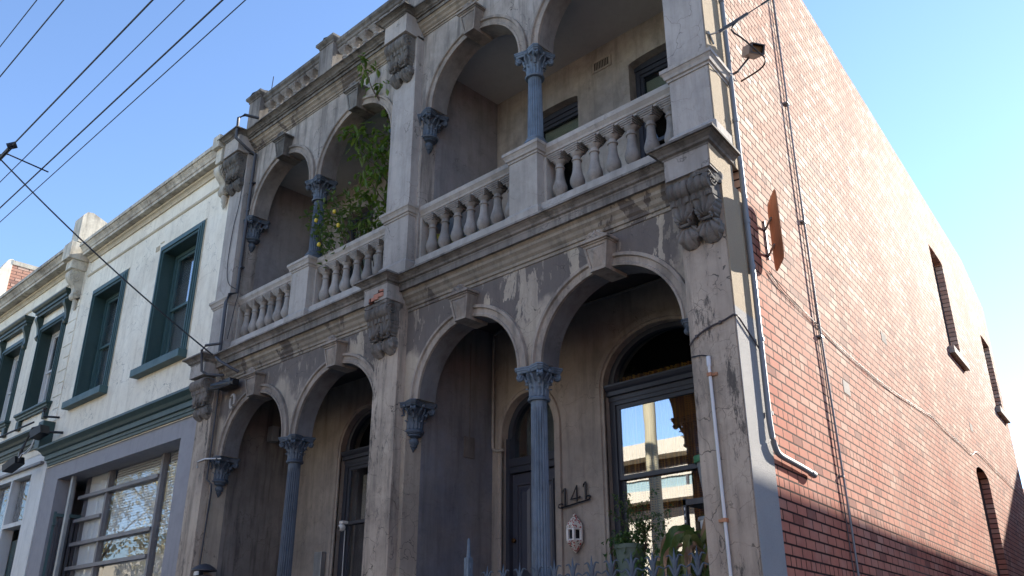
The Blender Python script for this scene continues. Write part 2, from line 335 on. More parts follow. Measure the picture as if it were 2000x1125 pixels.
def make_capital():
    bm = NM()
    lathe(bm, [(.098, -.40), (.135, -.395), (.142, -.375), (.13, -.357), (.108, -.35), (.104, -.33), (.108, -.2), (.125, -.12), (.16, -.07), (.17, -.065)], 40)
    def leaf(a, z0, h, r0, w, curl):
        ca, sa = math.cos(a), math.sin(a); prev = None
        for i in range(8):
            t = i/7; r = r0+.012+curl*max(0, (t-.35)/.65)**1.7; z = z0+h*(t if t < .8 else .8+(t-.8)*-.6)
            ww = w*(math.sin(PI*min(1, t*.8+.22)))*(1+.22*math.cos(i*PI)); row = []
            for u in (-1, -.5, 0, .5, 1):
                o = -.012*abs(u)+(.008 if u == 0 else 0); rr = r+o
                row.append(bm.verts.new((rr*ca-u*ww*sa, rr*sa+u*ww*ca, z-.01*abs(u))))
            if prev:
                for k in range(4): bm.faces.new((prev[k], prev[k+1], row[k+1], row[k]))
            prev = row
    for k in range(8): leaf(2*PI*k/8, -.345, .14, .103, .045, .045)
    for k in range(8): leaf(2*PI*(k+.5)/8, -.345, .25, .105, .045, .07)
    for k in range(4):                                            # corner scrolls
        a = PI/4+k*PI/2; ca, sa = math.cos(a), math.sin(a)
        for s in (-1, 1):
            pts = []
            for i in range(26):
                t = i/25; rad = .048*(1-.78*t); th = -.4+t*PI*3.2
                rr = .235+rad*math.cos(th+PI/2); zz = -.105+rad*math.sin(th+PI/2)
                off = s*(.018+.012*t); pts.append((rr*ca-off*sa, rr*sa+off*ca, zz))
            tube(bm, pts, .014, 6)
        tube(bm, [(.235*ca-s*.03*sa, .235*sa+s*.03*ca, -.105) for s in (-1, 1)], .03, 10)
        tube(bm, smoothpath([(.13*ca, .13*sa, -.2), (.17*ca, .17*sa, -.12), (.22*ca, .22*sa, -.068)], 4), .022, 6)
        b_ = k*PI/2; q = bmesh.ops.create_icosphere(bm, subdivisions=2, radius=.034)['verts']
        for v in q: v.co = Vector((v.co.x*.9+.178*math.cos(b_), v.co.y*.9+.178*math.sin(b_), v.co.z*.9-.055))
        for s in (-1, 1):
            aa = b_+s*.32; tube(bm, smoothpath([(.12*math.cos(aa), .12*math.sin(aa), -.19), (.165*math.cos(b_+s*.25), .165*math.sin(b_+s*.25), -.12), (.18*math.cos(b_+s*.13), .18*math.sin(b_+s*.13), -.09)], 4), .015, 6)
    pr = [(1.0-.14, -.072), (.90, -.06), (.91, -.045), (.955, -.04), (.965, -.02), (1.0, -.016), (1.0, 0), (.5, 0)]
    rings = []
    for f, z in pr:
        ring = []
        for k in range(4):
            a = PI/4+k*PI/2
            for s in (-1, 1): ring.append(bm.verts.new((f*(.30*math.cos(a)-s*.035*math.sin(a)), f*(.30*math.sin(a)+s*.035*math.cos(a)), z)))
            m_ = k*PI/2+PI/2
            for dd in (-.5, 0, .5):
                aa = m_+dd*.75; rr = f*(.185+.045*abs(dd*2)**2); ring.append(bm.verts.new((rr*math.cos(aa), rr*math.sin(aa), z)))
        rings.append(ring)
    n = len(rings[0])
    for a, c in zip(rings, rings[1:]):
        for k in range(n): bm.faces.new((a[k], a[(k+1) % n], c[(k+1) % n], c[k]))
    bm.faces.new(rings[-1]); bm.faces.new(rings[0][::-1]); return bm
def make_pendant():                                               # rings, ball and drop under a wall capital
    return lathe(NM(), [(.13, -.36), (.135, -.385), (.115, -.39), (.12, -.41), (.1, -.415), (.104, -.435), (.075, -.445), (.055, -.455), (.05, -.462), (.068, -.475), (.074, -.5), (.066, -.53), (.045, -.548), (.042, -.556), (.056, -.562), (.05, -.575), (.034, -.58), (.04, -.592), (.022, -.61), (.004, -.64)], 24)
def make_baluster(h=.565):
    bm = NM(); s = h/.565
    bx(bm, -.075, .075, -.075, .075, 0, .03*s)
    lathe(bm, [(.058, .03), (.066, .04), (.064, .052), (.046, .06), (.043, .072), (.052, .085), (.07, .105), (.083, .135), (.086, .165), (.078, .2), (.064, .24), (.054, .285), (.049, .335), (.047, .37), (.047, .395), (.060, .402), (.060, .414), (.048, .42), (.047, .45), (.058, .462), (.076, .485), (.078, .492)], 24)
    for i, w in enumerate((.074, .084, .094, .102)): bx(bm, -w, w, -w, w, .49+i*.0188, .49+(i+1)*.0188+(.0006 if i < 3 else 0))
    for v in bm.verts: v.co.z *= s; v.co.x *= .93; v.co.y *= .93
    return bm
def make_console(h=.6, d=.2, w=.185):
    bm = NM(); pr = [(.05, 0), (.14, -.0), (.19, -.03), (.205, -.085), (.185, -.135), (.15, -.165), (.142, -.2), (.13, -.25), (.135, -.30), (.125, -.345), (.075, -.375), (.075, -.40), (.09, -.44), (.085, -.50), (.05, -.545), (.012, -.575)]
    seg = smoothpath([(a, 0, b_) for a, b_ in pr], 6); L = len(seg); U = 40; rows = []
    for i, p in enumerate(seg):
        z = p.z; leafy = z < -.215
        if z > -.165: hw = .5
        elif not leafy: hw = .53
        elif z > -.375: q = (-.215-z)/.16; hw = .5-.20*q*q+.045*abs(math.sin(q*PI*3.5))
        else: q = (-.375-z)/.2; hw = (.30+.20*math.sin(min(1, q*2)*PI*.5))*(1-max(0, q-.5)**1.3*1.5)+.06*abs(math.sin(q*PI*4))
        row = []
        for k in range(U+1):
            u = k/U*2-1; dd = p.x; x = u*hw*w
            if z > -.165: dd += .020*abs(math.cos(u*PI*1.5))-.012+(.01 if abs(u) > .92 else 0)
            elif not leafy: dd += .014 if abs(((u+1)*1.5) % 1-.5) < .28 else .0
            else:
                an = math.atan2(x, (z+.385) if z > -.375 else (-.36-z)); rd = math.hypot(x, z+.385)
                dd += .024*abs(math.cos(an*7))*min(1, rd/.05)-.016*u*u-.012
            row.append(bm.verts.new((x, -max(dd, .004)*d/.2, z*h/.575)))
        a = bm.verts.new((hw*w, .0, z*h/.575)); b_ = bm.verts.new((-hw*w, .0, z*h/.575)); rows.append([b_]+row+[a])
    for r0, r1 in zip(rows, rows[1:]):
        for k in range(len(r0)-1): bm.faces.new((r0[k], r0[k+1], r1[k+1], r1[k]))
    bm.faces.new(rows[0]); bm.faces.new(rows[-1][::-1])
    for s in (-1, 1):
        pts = [(s*(.5*w+.004), -(.12+(.068*(1-.8*t))*math.cos(t*12))*d/.2, (-.075+(.068*(1-.8*t))*math.sin(t*12))*h/.575) for t in [i/30 for i in range(31)]]
        tube(bm, pts, .009, 5)
        pts = [(s*.05, -(.115+.022*(1-.7*t)*math.cos(t*9))*d/.2, (-.375+.022*(1-.7*t)*math.sin(t*9))*h/.575) for t in [i/16 for i in range(17)]]
        tube(bm, pts, .009, 5)
    tube(bm, [(-.05, -.10, -.385*h/.575), (.05, -.10, -.385*h/.575)], .013, 6)
    return bm
def make_keystone(y, z0, z1, wb, wt, orn=True, c=0):
    bm = NM()
    def quad(zz, hw, yy): return [bm.verts.new((c+sx*hw, yy, zz)) for sx in (-1, 1)]
    yf = y-.10; yb = y+.23
    f = [Vector((c-wb/2, yf, z0)), Vector((c+wb/2, yf, z0)), Vector((c+wt/2, yf-.03, z1)), Vector((c-wt/2, yf-.03, z1))]
    vs = [bm.verts.new(p) for p in f]; bk = [bm.verts.new(Vector((p.x, yb, p.z))) for p in f]
    for k in range(4): bm.faces.new((vs[k], bk[k], bk[(k+1) % 4], vs[(k+1) % 4]))
    bm.faces.new(bk)
    cen = sum(f, Vector())/4; inn = [p+(cen-p)*.2 for p in f]; iv = [bm.verts.new(p) for p in inn]
    for k in range(4): bm.faces.new((vs[k], vs[(k+1) % 4], iv[(k+1) % 4], iv[k]))
    iv2 = [bm.verts.new(p+Vector((0, .012, 0))) for p in inn]
    for k in range(4): bm.faces.new((iv[k], iv[(k+1) % 4], iv2[(k+1) % 4], iv2[k]))
    ap = bm.verts.new(Vector((c, yf-.055, z0+(z1-z0)*.72)))
    for k in range(4): bm.faces.new((iv2[k], iv2[(k+1) % 4], ap))
    hw = wt/2
    bx(bm, c-hw-.01, c+hw+.01, yf-.045, y+.02, z1, z1+.015); bx(bm, c-hw-.03, c+hw+.03, yf-.065, y+.02, z1+.016, z1+.045, .006)
    if orn:
        for s in (-1, 1):
            tube(bm, [(c+s*(.055-.03*math.cos(t*9)*(1-t*.7)), yf-.03, z1+.085+.03*math.sin(t*9)*(1-t*.7)) for t in [i/16 for i in range(17)]], .013, 6)
            tube(bm, smoothpath([(c+s*.14, yf-.02, z1+.05), (c+s*.09, yf-.03, z1+.07), (c+s*.03, yf-.03, z1+.12)], 4), .014, 6)
        lathe(bm, [(.03, 0), (.034, .03), (.018, .06), (.003, .085)], 10, (c, yf-.03, z1+.05))
    return bm
ME = {}
for nm, f_, mt, sm in (('capital', make_capital, 'blue', 45), ('pendant', make_pendant, 'blue', 40), ('baluster', make_baluster, 'balu', 40), ('console', make_console, 'corn', 24)):
    b_ = f_(); me = bpy.data.meshes.new(nm); bmesh.ops.recalc_face_normals(b_, faces=b_.faces); b_.to_mesh(me); b_.free(); me.materials.append(M[mt])
    me.polygons.foreach_set('use_smooth', [True]*len(me.polygons)); me.set_sharp_from_angle(angle=R(sm)); ME[nm] = me
for nm, src, mt in (('capital_dk', 'capital', 'blue_dk'), ('pendant_dk', 'pendant', 'blue_dk'), ('console_up', 'console', 'corn_up'), ('console_white', 'console', 'whitec')):
    me = ME[src].copy(); me.materials[0] = M[mt]; ME[nm] = me
WX = Vector((-.13609, .99069, 0)); NX = Vector((.99069, .13609, 0)); P0 = Vector((-3.27, 6, 0))
def SW(s, off, z): p = P0+WX*s+NX*off; return (p.x, p.y, z)      # point on the brick side wall: along, out, up
CAPP = [(-.08, 0), (.004, 0), (.006, .018), (.03, .03), (.038, .05), (.066, .075), (.082, .082), (.084, .088), (.105, .09), (.105, .112), (0, .125), (-.08, .125)]
SMALLCAP = [(-.05, 0), (.012, 0), (.014, .022), (.03, .03), (.036, .06), (.052, .088), (.06, .092), (.06, .13), (0, .142), (-.05, .142)]
BASEP = [(-.05, 0), (.035, 0), (.035, .17), (.02, .19), (.004, .21), (-.05, .21)]
BEDP = [(-.02, 0), (.012, 0), (.012, .035), (.028, .04), (.032, .07), (.055, .095), (.07, .13), (.10, .16), (.10, .19), (.125, .225), (-.02, .225)]
RAILP = [(-.105, .165), (-.105, .11), (-.085, .07), (-.06, .05), (-.06, 0), (.06, 0), (.06, .025), (.075, .03), (.08, .055), (.098, .085), (.105, .095), (.105, .15), (.07, .165)]
def rough_edges(bm, amt, fn, sc=6):
    for v in bm.verts:
        if fn(v.co): v.co += Vector(noise.noise_vector(v.co*sc))*amt
    return bm
def terrace(name, dx, piers, label, right):
    H = thing(name, label, 'house', (dx-5.6, 6.6, 0), 'arcaded two-storey terrace houses')
    xl, xr = dx-7.50, (dx-3.25 if not right else -3.30)             # frontage between joints
    jl, jr = dx-7.50, dx-3.63
    # lower arcade
    a1 = (dx-7.29, dx-5.77); a2 = (dx-5.45, dx-3.82); zs = 4.26
    F1, F2 = ell(*a1, zs, .75), ell(*a2, zs, .75)
    def open_lo(x):
        if a1[0] < x < a1[1]: return F1(x)
        if a2[0] < x < a2[1]: return F2(x)
        return zs
    x0w = -7.56
    x1w = -3.29 if right else -7.56
    bm = NM(); mp = lambda x, d, z: Vector((x, 6.12+d, z))
    xs = [x0w if right else dx-8.0, jl, a1[0], a1[1], a2[0], a2[1], jr, x1w]
    # sample points for both arches
    extra = [c+r*math.cos(PI*k/40) for c, r in (((a1[0]+a1[1])/2, (a1[1]-a1[0])/2), ((a2[0]+a2[1])/2, (a2[1]-a2[0])/2)) for k in range(1, 40)]
    if right: xs[-1] = -3.42
    panel(bm, mp, xs+extra, 0, 5.60, [(jl, jr, -.01, open_lo)], .23); obj('arcade_wall', bm, 'span_lo', H)
    ab = NM(); archband(ab, *a1, zs, .75, 6.12); archband(ab, *a2, zs, .75, 6.12); obj('arch_moulding', ab, 'arch', H, 30)
    it = NM()
    for a in (a1, a2):
        for k in range(40):
            v = []
            for t, yy in ((k, 6.119), (k, 6.353), (k+1, 6.353), (k+1, 6.119)):
                th = PI*t/40; v.append(it.verts.new(((a[0]+a[1])/2+((a[1]-a[0])/2-.005)*math.cos(th), yy, zs+(.745)*math.sin(th))))
            it.faces.new(v)
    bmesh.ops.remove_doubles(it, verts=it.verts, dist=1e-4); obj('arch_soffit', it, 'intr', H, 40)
    it = NM()
    for a in ((dx-7.255, dx-5.73), (dx-5.43, dx-3.83)):
        for k in range(40): it.faces.new([it.verts.new(((a[0]+a[1])/2+((a[1]-a[0])/2-.005)*math.cos(PI*t/40), yy, 8.07+.76*math.sin(PI*t/40))) for t, yy in ((k, 6.119), (k, 6.353), (k+1, 6.353), (k+1, 6.119))])
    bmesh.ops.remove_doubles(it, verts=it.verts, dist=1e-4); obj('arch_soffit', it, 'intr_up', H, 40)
    for a, o in ((a1, 'k'), (a2, 'k')): obj('keystone', make_keystone(6.10, 4.97, 5.235, .18, .29, True, (a[0]+a[1])/2), 'arch', H)
    # upper arcade
    us = 8.07; b1 = (dx-7.255, dx-5.73); b2 = (dx-5.43, dx-3.83); ul, ur = dx-7.45, dx-3.64
    G1, G2 = ell(*b1, us, .765), ell(*b2, us, .765)
    open_up = lambda x: G1(x) if b1[0] < x < b1[1] else G2(x) if b2[0] < x < b2[1] else us
    bm = NM(); extra = [c+r*math.cos(PI*k/40) for c, r in (((b1[0]+b1[1])/2, (b1[1]-b1[0])/2), ((b2[0]+b2[1])/2, (b2[1]-b2[0])/2)) for k in range(1, 40)]
    panel(bm, mp, [xs[0], ul, b1[0], b1[1], b2[0], b2[1], ur, xs[-1]]+extra, 5.62, 9.56, [(ul, ur, 5.61, open_up)], .23); obj('arcade_wall', bm, 'span_up', H)
    ab = NM(); archband(ab, *b1, us, .765, 6.12); archband(ab, *b2, us, .765, 6.12); obj('arch_moulding', ab, 'arch', H, 30)
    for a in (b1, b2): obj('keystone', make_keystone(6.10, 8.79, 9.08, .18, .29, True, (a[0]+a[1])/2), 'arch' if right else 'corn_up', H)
    # piers
    for (p0, p1, u0, u1, kind) in piers:
        if kind == 'corner':
            def prism(z0, z1, f0, mat, nm, fy=6.0, back=.50):
                bm = NM(); q0 = [(f0, fy), (-3.27-(fy-6)*.137, fy), SW(back, 0, 0)[:2], (f0, 6.4)]
                lo = [bm.verts.new((*p, z0)) for p in q0]; hi = [bm.verts.new((*p, z1)) for p in q0]
                for k in range(4): bm.faces.new((lo[k], lo[(k+1) % 4], hi[(k+1) % 4], hi[k]))
                bm.faces.new(lo[::-1]); bm.faces.new(hi); bmesh.ops.bevel(bm, geom=[e for e in bm.edges if abs(e.verts[0].co.z-e.verts[1].co.z) > .1], offset=.008, segments=2, affect='EDGES'); obj(nm, bm, mat, H)
            prism(0, 5.44, p0, 'pier_lo', 'pier'); prism(5.74, 9.5, u0, 'pier_up', 'pier'); prism(5.44, 5.70, p0+.015, 'pier_up', 'pier_block', 5.79, .30)
            bm = NM()                                              # pebbled render on the side of the pier
            for z0, z1, s0, s1 in ((0, 5.46, .004, .50), (5.46, 5.70, -.205, .30), (5.70, 9.9, .004, .50)):
                v = [bm.verts.new(SW(s, o, z)) for z in (z0, z1) for s, o in ((s0, 0), (s0, .006), (s1, .006), (s1, 0))]
                for q in ((0, 1, 5, 4), (1, 2, 6, 5), (2, 3, 7, 6), (0, 3, 2, 1), (4, 5, 6, 7)): bm.faces.new([v[k] for k in q])
            obj('pier_side_render', bm, 'rough', H)
            side = lambda f0, y, s: [(f0, y), (-3.27-(y-6)*.137, y), SW(s, 0, 0)[:2]]
            bm = sweep(NM(), [(u0, 6.12)]+side(u0, 6.0, .50), SMALLCAP, z0=6.60); obj('pier_cap', bm, 'rail', H)
            bm = sweep(NM(), [(u0, 6.12)]+side(u0, 6.0, .30), BASEP, z0=5.80); obj('pier_base', bm, 'pier_up', H)
        else:
            obj('pier', B(p0, p1, 6.0, 6.13, 0, 5.46, .006), 'pier_lo', H); obj('pier', B(u0, u1, 6.0, 6.13, 5.74, 9.3, .006), 'pier_up', H)
            obj('pier_block', B(p0, p1, 5.79, 6.125, 5.455, 5.665, .004), 'pier_up', H)
            obj('pier_cap', sweep(NM(), [(u0, 6.12), (u0, 6.0), (u1, 6.0), (u1, 6.12)], SMALLCAP, z0=6.60), 'rail', H)
            obj('pier_base', sweep(NM(), [(u0, 6.12), (u0, 6.0), (u1, 6.0), (u1, 6.12)], BASEP, z0=5.80), 'pier_up', H)
        ux1 = u1 if kind != 'corner' else -3.245
        obj('pier_block', B(u0, ux1, 5.80, 6.125, 9.26, 9.56, .004), 'pier_up', H)
        w = (p1-p0)
        for f in (.26, .74):
            c_ = inst('scroll_bracket', ME['console'], H, (p0+w*f, 6.0, 5.43)); c_.scale = (1.08, 1, 1)
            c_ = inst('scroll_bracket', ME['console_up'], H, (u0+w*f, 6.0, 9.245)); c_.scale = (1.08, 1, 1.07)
    # broken render under the pier blocks
    for (p0, p1, u0, u1, kind) in piers:
        if kind == 'left': continue
        bm = NM(); q0 = p0-.0; q1 = p1+.0
        bmesh.ops.create_grid(bm, x_segments=1, y_segments=1, size=.1); bm.clear()
        r = bmesh.ops.create_cube(bm, size=1); bmesh.ops.subdivide_edges(bm, edges=bm.edges[:], cuts=7, use_grid_fill=True)
        for v in bm.verts:
            v.co = Vector(((q0+q1)/2+v.co.x*(q1-q0)*.97, 5.925+v.co.y*.235+(.04 if v.co.z < 0 else 0)*(-1 if v.co.y > 0 else 1), 5.405+v.co.z*.09))
            v.co += Vector(noise.noise_vector(v.co*9))*.024+Vector(noise.noise_vector(v.co*25))*.009
        obj('broken_render', bm, 'corn', H, label='crumbling render edge with exposed rubble')
        if kind == 'centre':
            bm = NM()
            for i in range(3): bx(bm, p0+.12+i*.085, p0+.20+i*.085, 5.770, 5.81, 5.455+.02*i, 5.52+.03*i, .006)
            rough_edges(bm, .012, lambda c: True); obj('exposed_brick', bm, 'brick2', H)
    # lower cornice: moulding breaks forward round the pier blocks
    path = []
    for (p0, p1, u0, u1, kind) in sorted(piers):
        if kind == 'left': path += [(p0, 6.10), (p0, 5.79), (p1, 5.79), (p1, 5.96)]
        if kind == 'centre': path += [(p0, 5.96), (p0, 5.79), (p1, 5.79), (p1, 5.96), (-7.505, 5.96)]
        if kind == 'corner': path += [(-7.503, 5.96), (p0+.015, 5.96), (p0+.015, 5.79), (-3.241, 5.79), SW(.28, 0, 0)[:2]]
    x0c = path[0][0]; xe = path[-1][0]
    for z, up in ((5.645, 0), (9.535, 1)):
        pp = [(a+(.045 if (up and abs(a) < 20) and not (right and a > -3.3) and abs(a+7.504) > .01 else 0), b_) for a, b_ in path]
        bm = NM(); sweep(bm, pp, CAPP if not up else [(d, zz*.85) for d, zz in CAPP], z0=z)
        if up:                                                     # crumbling nosing
            bmesh.ops.subdivide_edges(bm, edges=[e for e in bm.edges if abs(e.verts[0].co.x-e.verts[1].co.x) > 1], cuts=60)
            rough_edges(bm, .012, lambda c: True, 11)
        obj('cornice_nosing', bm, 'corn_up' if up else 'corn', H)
    seg = [(-11.80, -8.0)] if not right else [(-7.503, -3.70)]
    if not right: seg.append((-7.55, -7.505))
    for s0, s1 in seg:
        bm = NM(); bx(bm, s0, s1, 5.96, 6.40, 5.58, 5.70); obj('cornice_fascia', bm, 'corn', H)
        obj('bed_moulding', sweep(NM(), [(s0, 6.12), (s1+.01, 6.12)], BEDP, z0=5.358), 'bed', H)
        s0 += .045 if s0 > -8 and not right else 0
        bm = NM()
        if not right and s1 < -8:
            bmesh.ops.create_cube(bm, size=1); bmesh.ops.subdivide_edges(bm, edges=[e for e in bm.edges if abs(e.verts[0].co.x-e.verts[1].co.x) > .5], cuts=70)
            for v in bm.verts:
                v.co = Vector(((s0+s1)/2+v.co.x*(s1-s0), 6.19+v.co.y*.42, 9.525+v.co.z*.08))
                if v.co.y < 6 and v.co.z < 9.5 and -11.2 < v.co.x < -10.4: v.co.y += .08+.05*noise.noise(v.co*7); v.co.z += .04+.03*noise.noise(v.co*9)
            rough_edges(bm, .006, lambda c: c.y < 6, 8)
        else: bx(bm, s0, s1, 5.98, 6.40, 9.485, 9.565)
        obj('cornice_fascia', bm, 'corn_up', H)
        obj('bed_moulding', sweep(NM(), [(s0, 6.12), (s1+.01, 6.12)], [(d, z*.72) for d, z in BEDP], z0=9.325), 'bed', H)
    # ledge, plinth and balustrade
    obj('ledge', B(xl-(.5 if not right else 0), x1w if not right else -3.42, 6.0, 6.42, 5.70, 5.762), 'rail', H)
    pd = (dx-5.83, dx-5.42)
    for s0, s1 in ((ul-.0, pd[0]), (pd[1], dx-3.70)):
        bm = bx(NM(), s0, s1, 6.10, 6.37, 5.762, 6.01, .004)
        for v in bm.verts:
            if v.co.z < 5.8: v.co.y += -.05 if v.co.y < 6.2 else 0
        obj('plinth', bm, 'rail', H)
        obj('handrail', sweep(NM(), [(s0-.04, 6.235), (s1+.04, 6.235)], RAILP, z0=6.575), 'rail', H)
        obj('respond', B(s0-.002, s0+.035, 6.15, 6.32, 6.01, 6.578), 'rail', H); obj('respond', B(s1-.035, s1+.002, 6.15, 6.32, 6.01, 6.578), 'rail', H)
        n = 7; g = (s1-s0-.07)/n
        for i in range(n): inst('baluster', ME['baluster'], H, (s0+.035+g*(i+.5), 6.235, 6.01), random.uniform(-.05, .05))
    P = obj('pedestal', B(*pd, 6.04, 6.43, 5.70, 6.62, .005), 'rail', H)
    loop = [(pd[0], 6.04), (pd[1], 6.04), (pd[1], 6.43), (pd[0], 6.43)]
    obj('pedestal_cap', sweep(bx(NM(), pd[0], pd[1], 6.04, 6.43, 6.61, 6.735), loop, [(d, z) for d, z in SMALLCAP], True, 6.605), 'rail', P)
    obj('pedestal_base', sweep(NM(), loop, BASEP, True, 5.765), 'rail', P)
    # columns and wall capitals
    cxm = dx-5.61; fl = 20
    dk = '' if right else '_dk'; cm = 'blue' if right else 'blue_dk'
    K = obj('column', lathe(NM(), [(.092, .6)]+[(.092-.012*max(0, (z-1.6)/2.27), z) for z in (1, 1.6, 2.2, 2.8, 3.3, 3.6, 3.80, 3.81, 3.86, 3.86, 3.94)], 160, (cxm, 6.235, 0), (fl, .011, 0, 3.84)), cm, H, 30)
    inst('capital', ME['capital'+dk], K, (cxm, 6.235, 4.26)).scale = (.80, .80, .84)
    up0 = 6.745
    K2 = obj('column', lathe(NM(), [(.09, up0+.18), (.09, up0+.22), (.088, 7.2), (.082, 7.5), (.077, 7.66), (.077, 7.665), (.077, 7.76)], 160, (cxm, 6.235, 0), (fl, .011, up0+.21, 7.67)), cm, H, 30)
    inst('capital', ME['capital'+dk], K2, (cxm, 6.235, 8.07)).scale = (.80, .80, .84)
    bm = lathe(NM(), [(.15, up0), (.15, up0+.09)], 8, (cxm, 6.235, 0)); lathe(bm, [(.13, up0+.09), (.14, up0+.105), (.135, up0+.125), (.118, up0+.14), (.106, up0+.15), (.112, up0+.165), (.106, up0+.18), (.09, up0+.185)], 32, (cxm, 6.235, 0)); obj('column_base', bm, cm, K2, 35)
    for X, Z in ((jl, 4.26), (jr, 4.26), (ul, 8.07), (ur, 8.07)):
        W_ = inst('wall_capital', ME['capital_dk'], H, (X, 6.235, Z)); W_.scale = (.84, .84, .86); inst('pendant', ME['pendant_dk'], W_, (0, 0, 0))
    # recess: back walls, party walls, ceilings, floors
    wl = (dx-5.76, dx-4.24) if right else (-10.62, -9.44); dl = (dx-7.33, dx-6.49) if right else (-8.98, -8.14)
    FW, FD = ell(*wl, 4.36, .58), ell(*dl, 4.05, .49)
    bm = NM(); mp2 = lambda x, d, z: Vector((x, 7.48+d, z))
    panel(bm, mp2, [jl, jr+.1], 1.2, 5.5, [(*wl, 2.1, FW), (*dl, 1.21, FD)], .3, False); obj('back_wall', bm, 'rec_lo', H)
    ab = NM(); archband(ab, *wl, 4.36, .58, 7.48, .12, [(0, -.02), (0, .02), (.03, .022), (.04, .04), (.10, .038), (.12, -.02)], 2.2)
    archband(ab, *dl, 4.05, .49, 7.48, .10, [(0, -.02), (0, .02), (.03, .022), (.04, .035), (.09, .03), (.10, -.02)], 2.8); obj('opening_moulding', ab, 'rec_lo', H, 30)
    u1_, u2_ = (dx-6.85, dx-5.99), (dx-5.17, dx-4.3)
    bm = NM(); panel(bm, mp2, [ul-.05, ur+.1], 5.7, 9.0, [(*u1_, 5.9, ell(*u1_, 8.33, .05)), (*u2_, 6.3, ell(*u2_, 8.38, .05))], .24, False); obj('back_wall', bm, 'rec_up', H)
    bm = NM(); bx(bm, jl-.37, jl, 6.352, 7.5, 0, 5.43); obj('party_wall', bm, 'party_lo' if right else 'party_lo2', H)
    obj('party_wall', B(ul-.42, ul, 6.352, 7.5, 5.70, 8.9), 'party_up', H)
    if right: obj('party_wall', B(jr, -3.48, 6.352, 7.5, 0, 9.3), 'rec_lo', H)
    if not right:
        obj('party_wall', B(dx-7.98+.02, jl, 6.13, 7.5, 0, 5.42), 'party_lo2', H) if 0 else None
    obj('ceiling', B(jl-.2, jr+.1, 6.352, 7.6, 5.43, 5.56), 'ceil_lo', H); obj('ceiling', B(ul-.2, ur+.1, 6.352, 7.6, 8.90, 8.98), 'ceil', H)
    obj('balcony_floor', B(jl-.1, jr+.1, 6.36, 7.48, 5.565, 5.74), 'greyf', H); obj('verandah_floor', B(jl-.1, jr+.1, 6.0, 7.48, .9, 1.2), 'greyf', H)
    # parapet
    pst = [(dx-5.65, 'm'), (dx-3.5, 'm')] if right else [(-12.0, 'e'), (-9.9, 'm'), (-7.73, 'm')]
    for X, k in pst:
        a, c = X-.18, X+.18
        Q = obj('parapet_post', B(a, c, 6.12, 6.48, 9.60, 10.50, .008), 'corn', H)
        lp = [(a, 6.12), (c, 6.12), (c, 6.48), (a, 6.48)]
        bm = sweep(NM(), lp, [(-.05, 0), (.01, 0), (.015, .03), (.04, .05), (.055, .07), (.055, .11), (-.05, .125)], True, 10.49); lathe(bm, [(.25, 10.61), (.2, 10.66), (.12, 10.70), (.02, 10.71)], 8 if k == 'm' else 16, (X, 6.30, 0)); obj('post_cap', bm, 'corn_up', Q, 30)
    e0 = [-11.82, -10.08, -9.72, -7.91] if not right else [-7.55, dx-5.83, dx-5.47, -3.68]
    for s0, s1 in ((e0[0], e0[1]), (e0[2], e0[3])):
        obj('parapet_rail', sweep(NM(), [(s0, 6.28), (s1, 6.28)], [(-.10, .19), (-.10, .1), (-.06, .06), (-.06, 0), (.06, 0), (.06, .04), (.085, .06), (.09, .1), (.12, .13), (.12, .19), (0, .205)], z0=10.345), 'corn_up', H)
        obj('parapet_plinth', B(s0, s1, 6.18, 6.38, 9.6, 9.80), 'corn_up', H)
        n = 7; g = (s1-s0)/n
        for i in range(n): inst('parapet_baluster', ME['baluster'], H, (s0+g*(i+.5), 6.28, 9.785), random.uniform(-.05, .05))
    obj('roof', B(dx-7.9 if not right else -7.6, dx-3.4 if not right else -3.75, 6.40, 9.5, 9.44, 9.6), 'corn_up', H)
    # ---- joinery, lower ----
    mw = 'navy'
    def sash(nm, x0, x1, y, z0, z1, zm, fw, mat, glass, back=None, gz=None):
        Wd = obj(nm, NM(), mat, H) if 0 else None
        bm = NM(); f = fw
        bx(bm, x0, x0+f, y, y+.10, z0, z1); bx(bm, x1-f, x1, y, y+.10, z0, z1); bx(bm, x0+f, x1-f, y, y+.10, z1-f, z1); bx(bm, x0+f, x1-f, y, y+.10, z0, z0+f)
        o = obj(nm, bm, mat, H)
        bm = NM(); g = .045
        for (a, c, yy) in ((zm-.02, z1-f, y+.02), (z0+f, zm+.035, y+.055)):
            bx(bm, x0+f, x0+f+g, yy, yy+.035, a, c); bx(bm, x1-f-g, x1-f, yy, yy+.035, a, c); bx(bm, x0+f+g, x1-f-g, yy, yy+.035, c-g, c); bx(bm, x0+f+g, x1-f-g, yy, yy+.035, a, a+g)
        obj('sash', bm, mat, o)
        bm = NM(); bx(bm, x0+f+g-.01, x1-f-g+.01, y+.034, y+.038, zm, z1-f-g+.01); bx(bm, x0+f+g-.01, x1-f-g+.01, y+.070, y+.074, z0+f+g-.01, zm); obj('pane', bm, glass, o)
        return o
    W1 = sash('window', wl[0]+.0, wl[1]-.0, 7.56, 2.12, 4.24, 3.37, .075, mw, 'glass')
    bm = NM(); sweep(bm, [(wl[0]+.0, 7.56), (wl[1], 7.56)], [(-.04, 0), (.012, 0), (.012, .05), (.05, .055), (.05, .10), (.075, .12), (.09, .15), (.09, .17), (-.04, .18)], z0=4.21); obj('window_transom', bm, mw, W1)
    bm = NM(); archband(bm, wl[0]+.07, wl[1]-.07, 4.39, .5, 7.58, .075, [(0, -.08), (0, .02), (.04, .03), (.07, .03), (.07, -.08)]); obj('fanlight_frame', bm, mw, W1, 30)
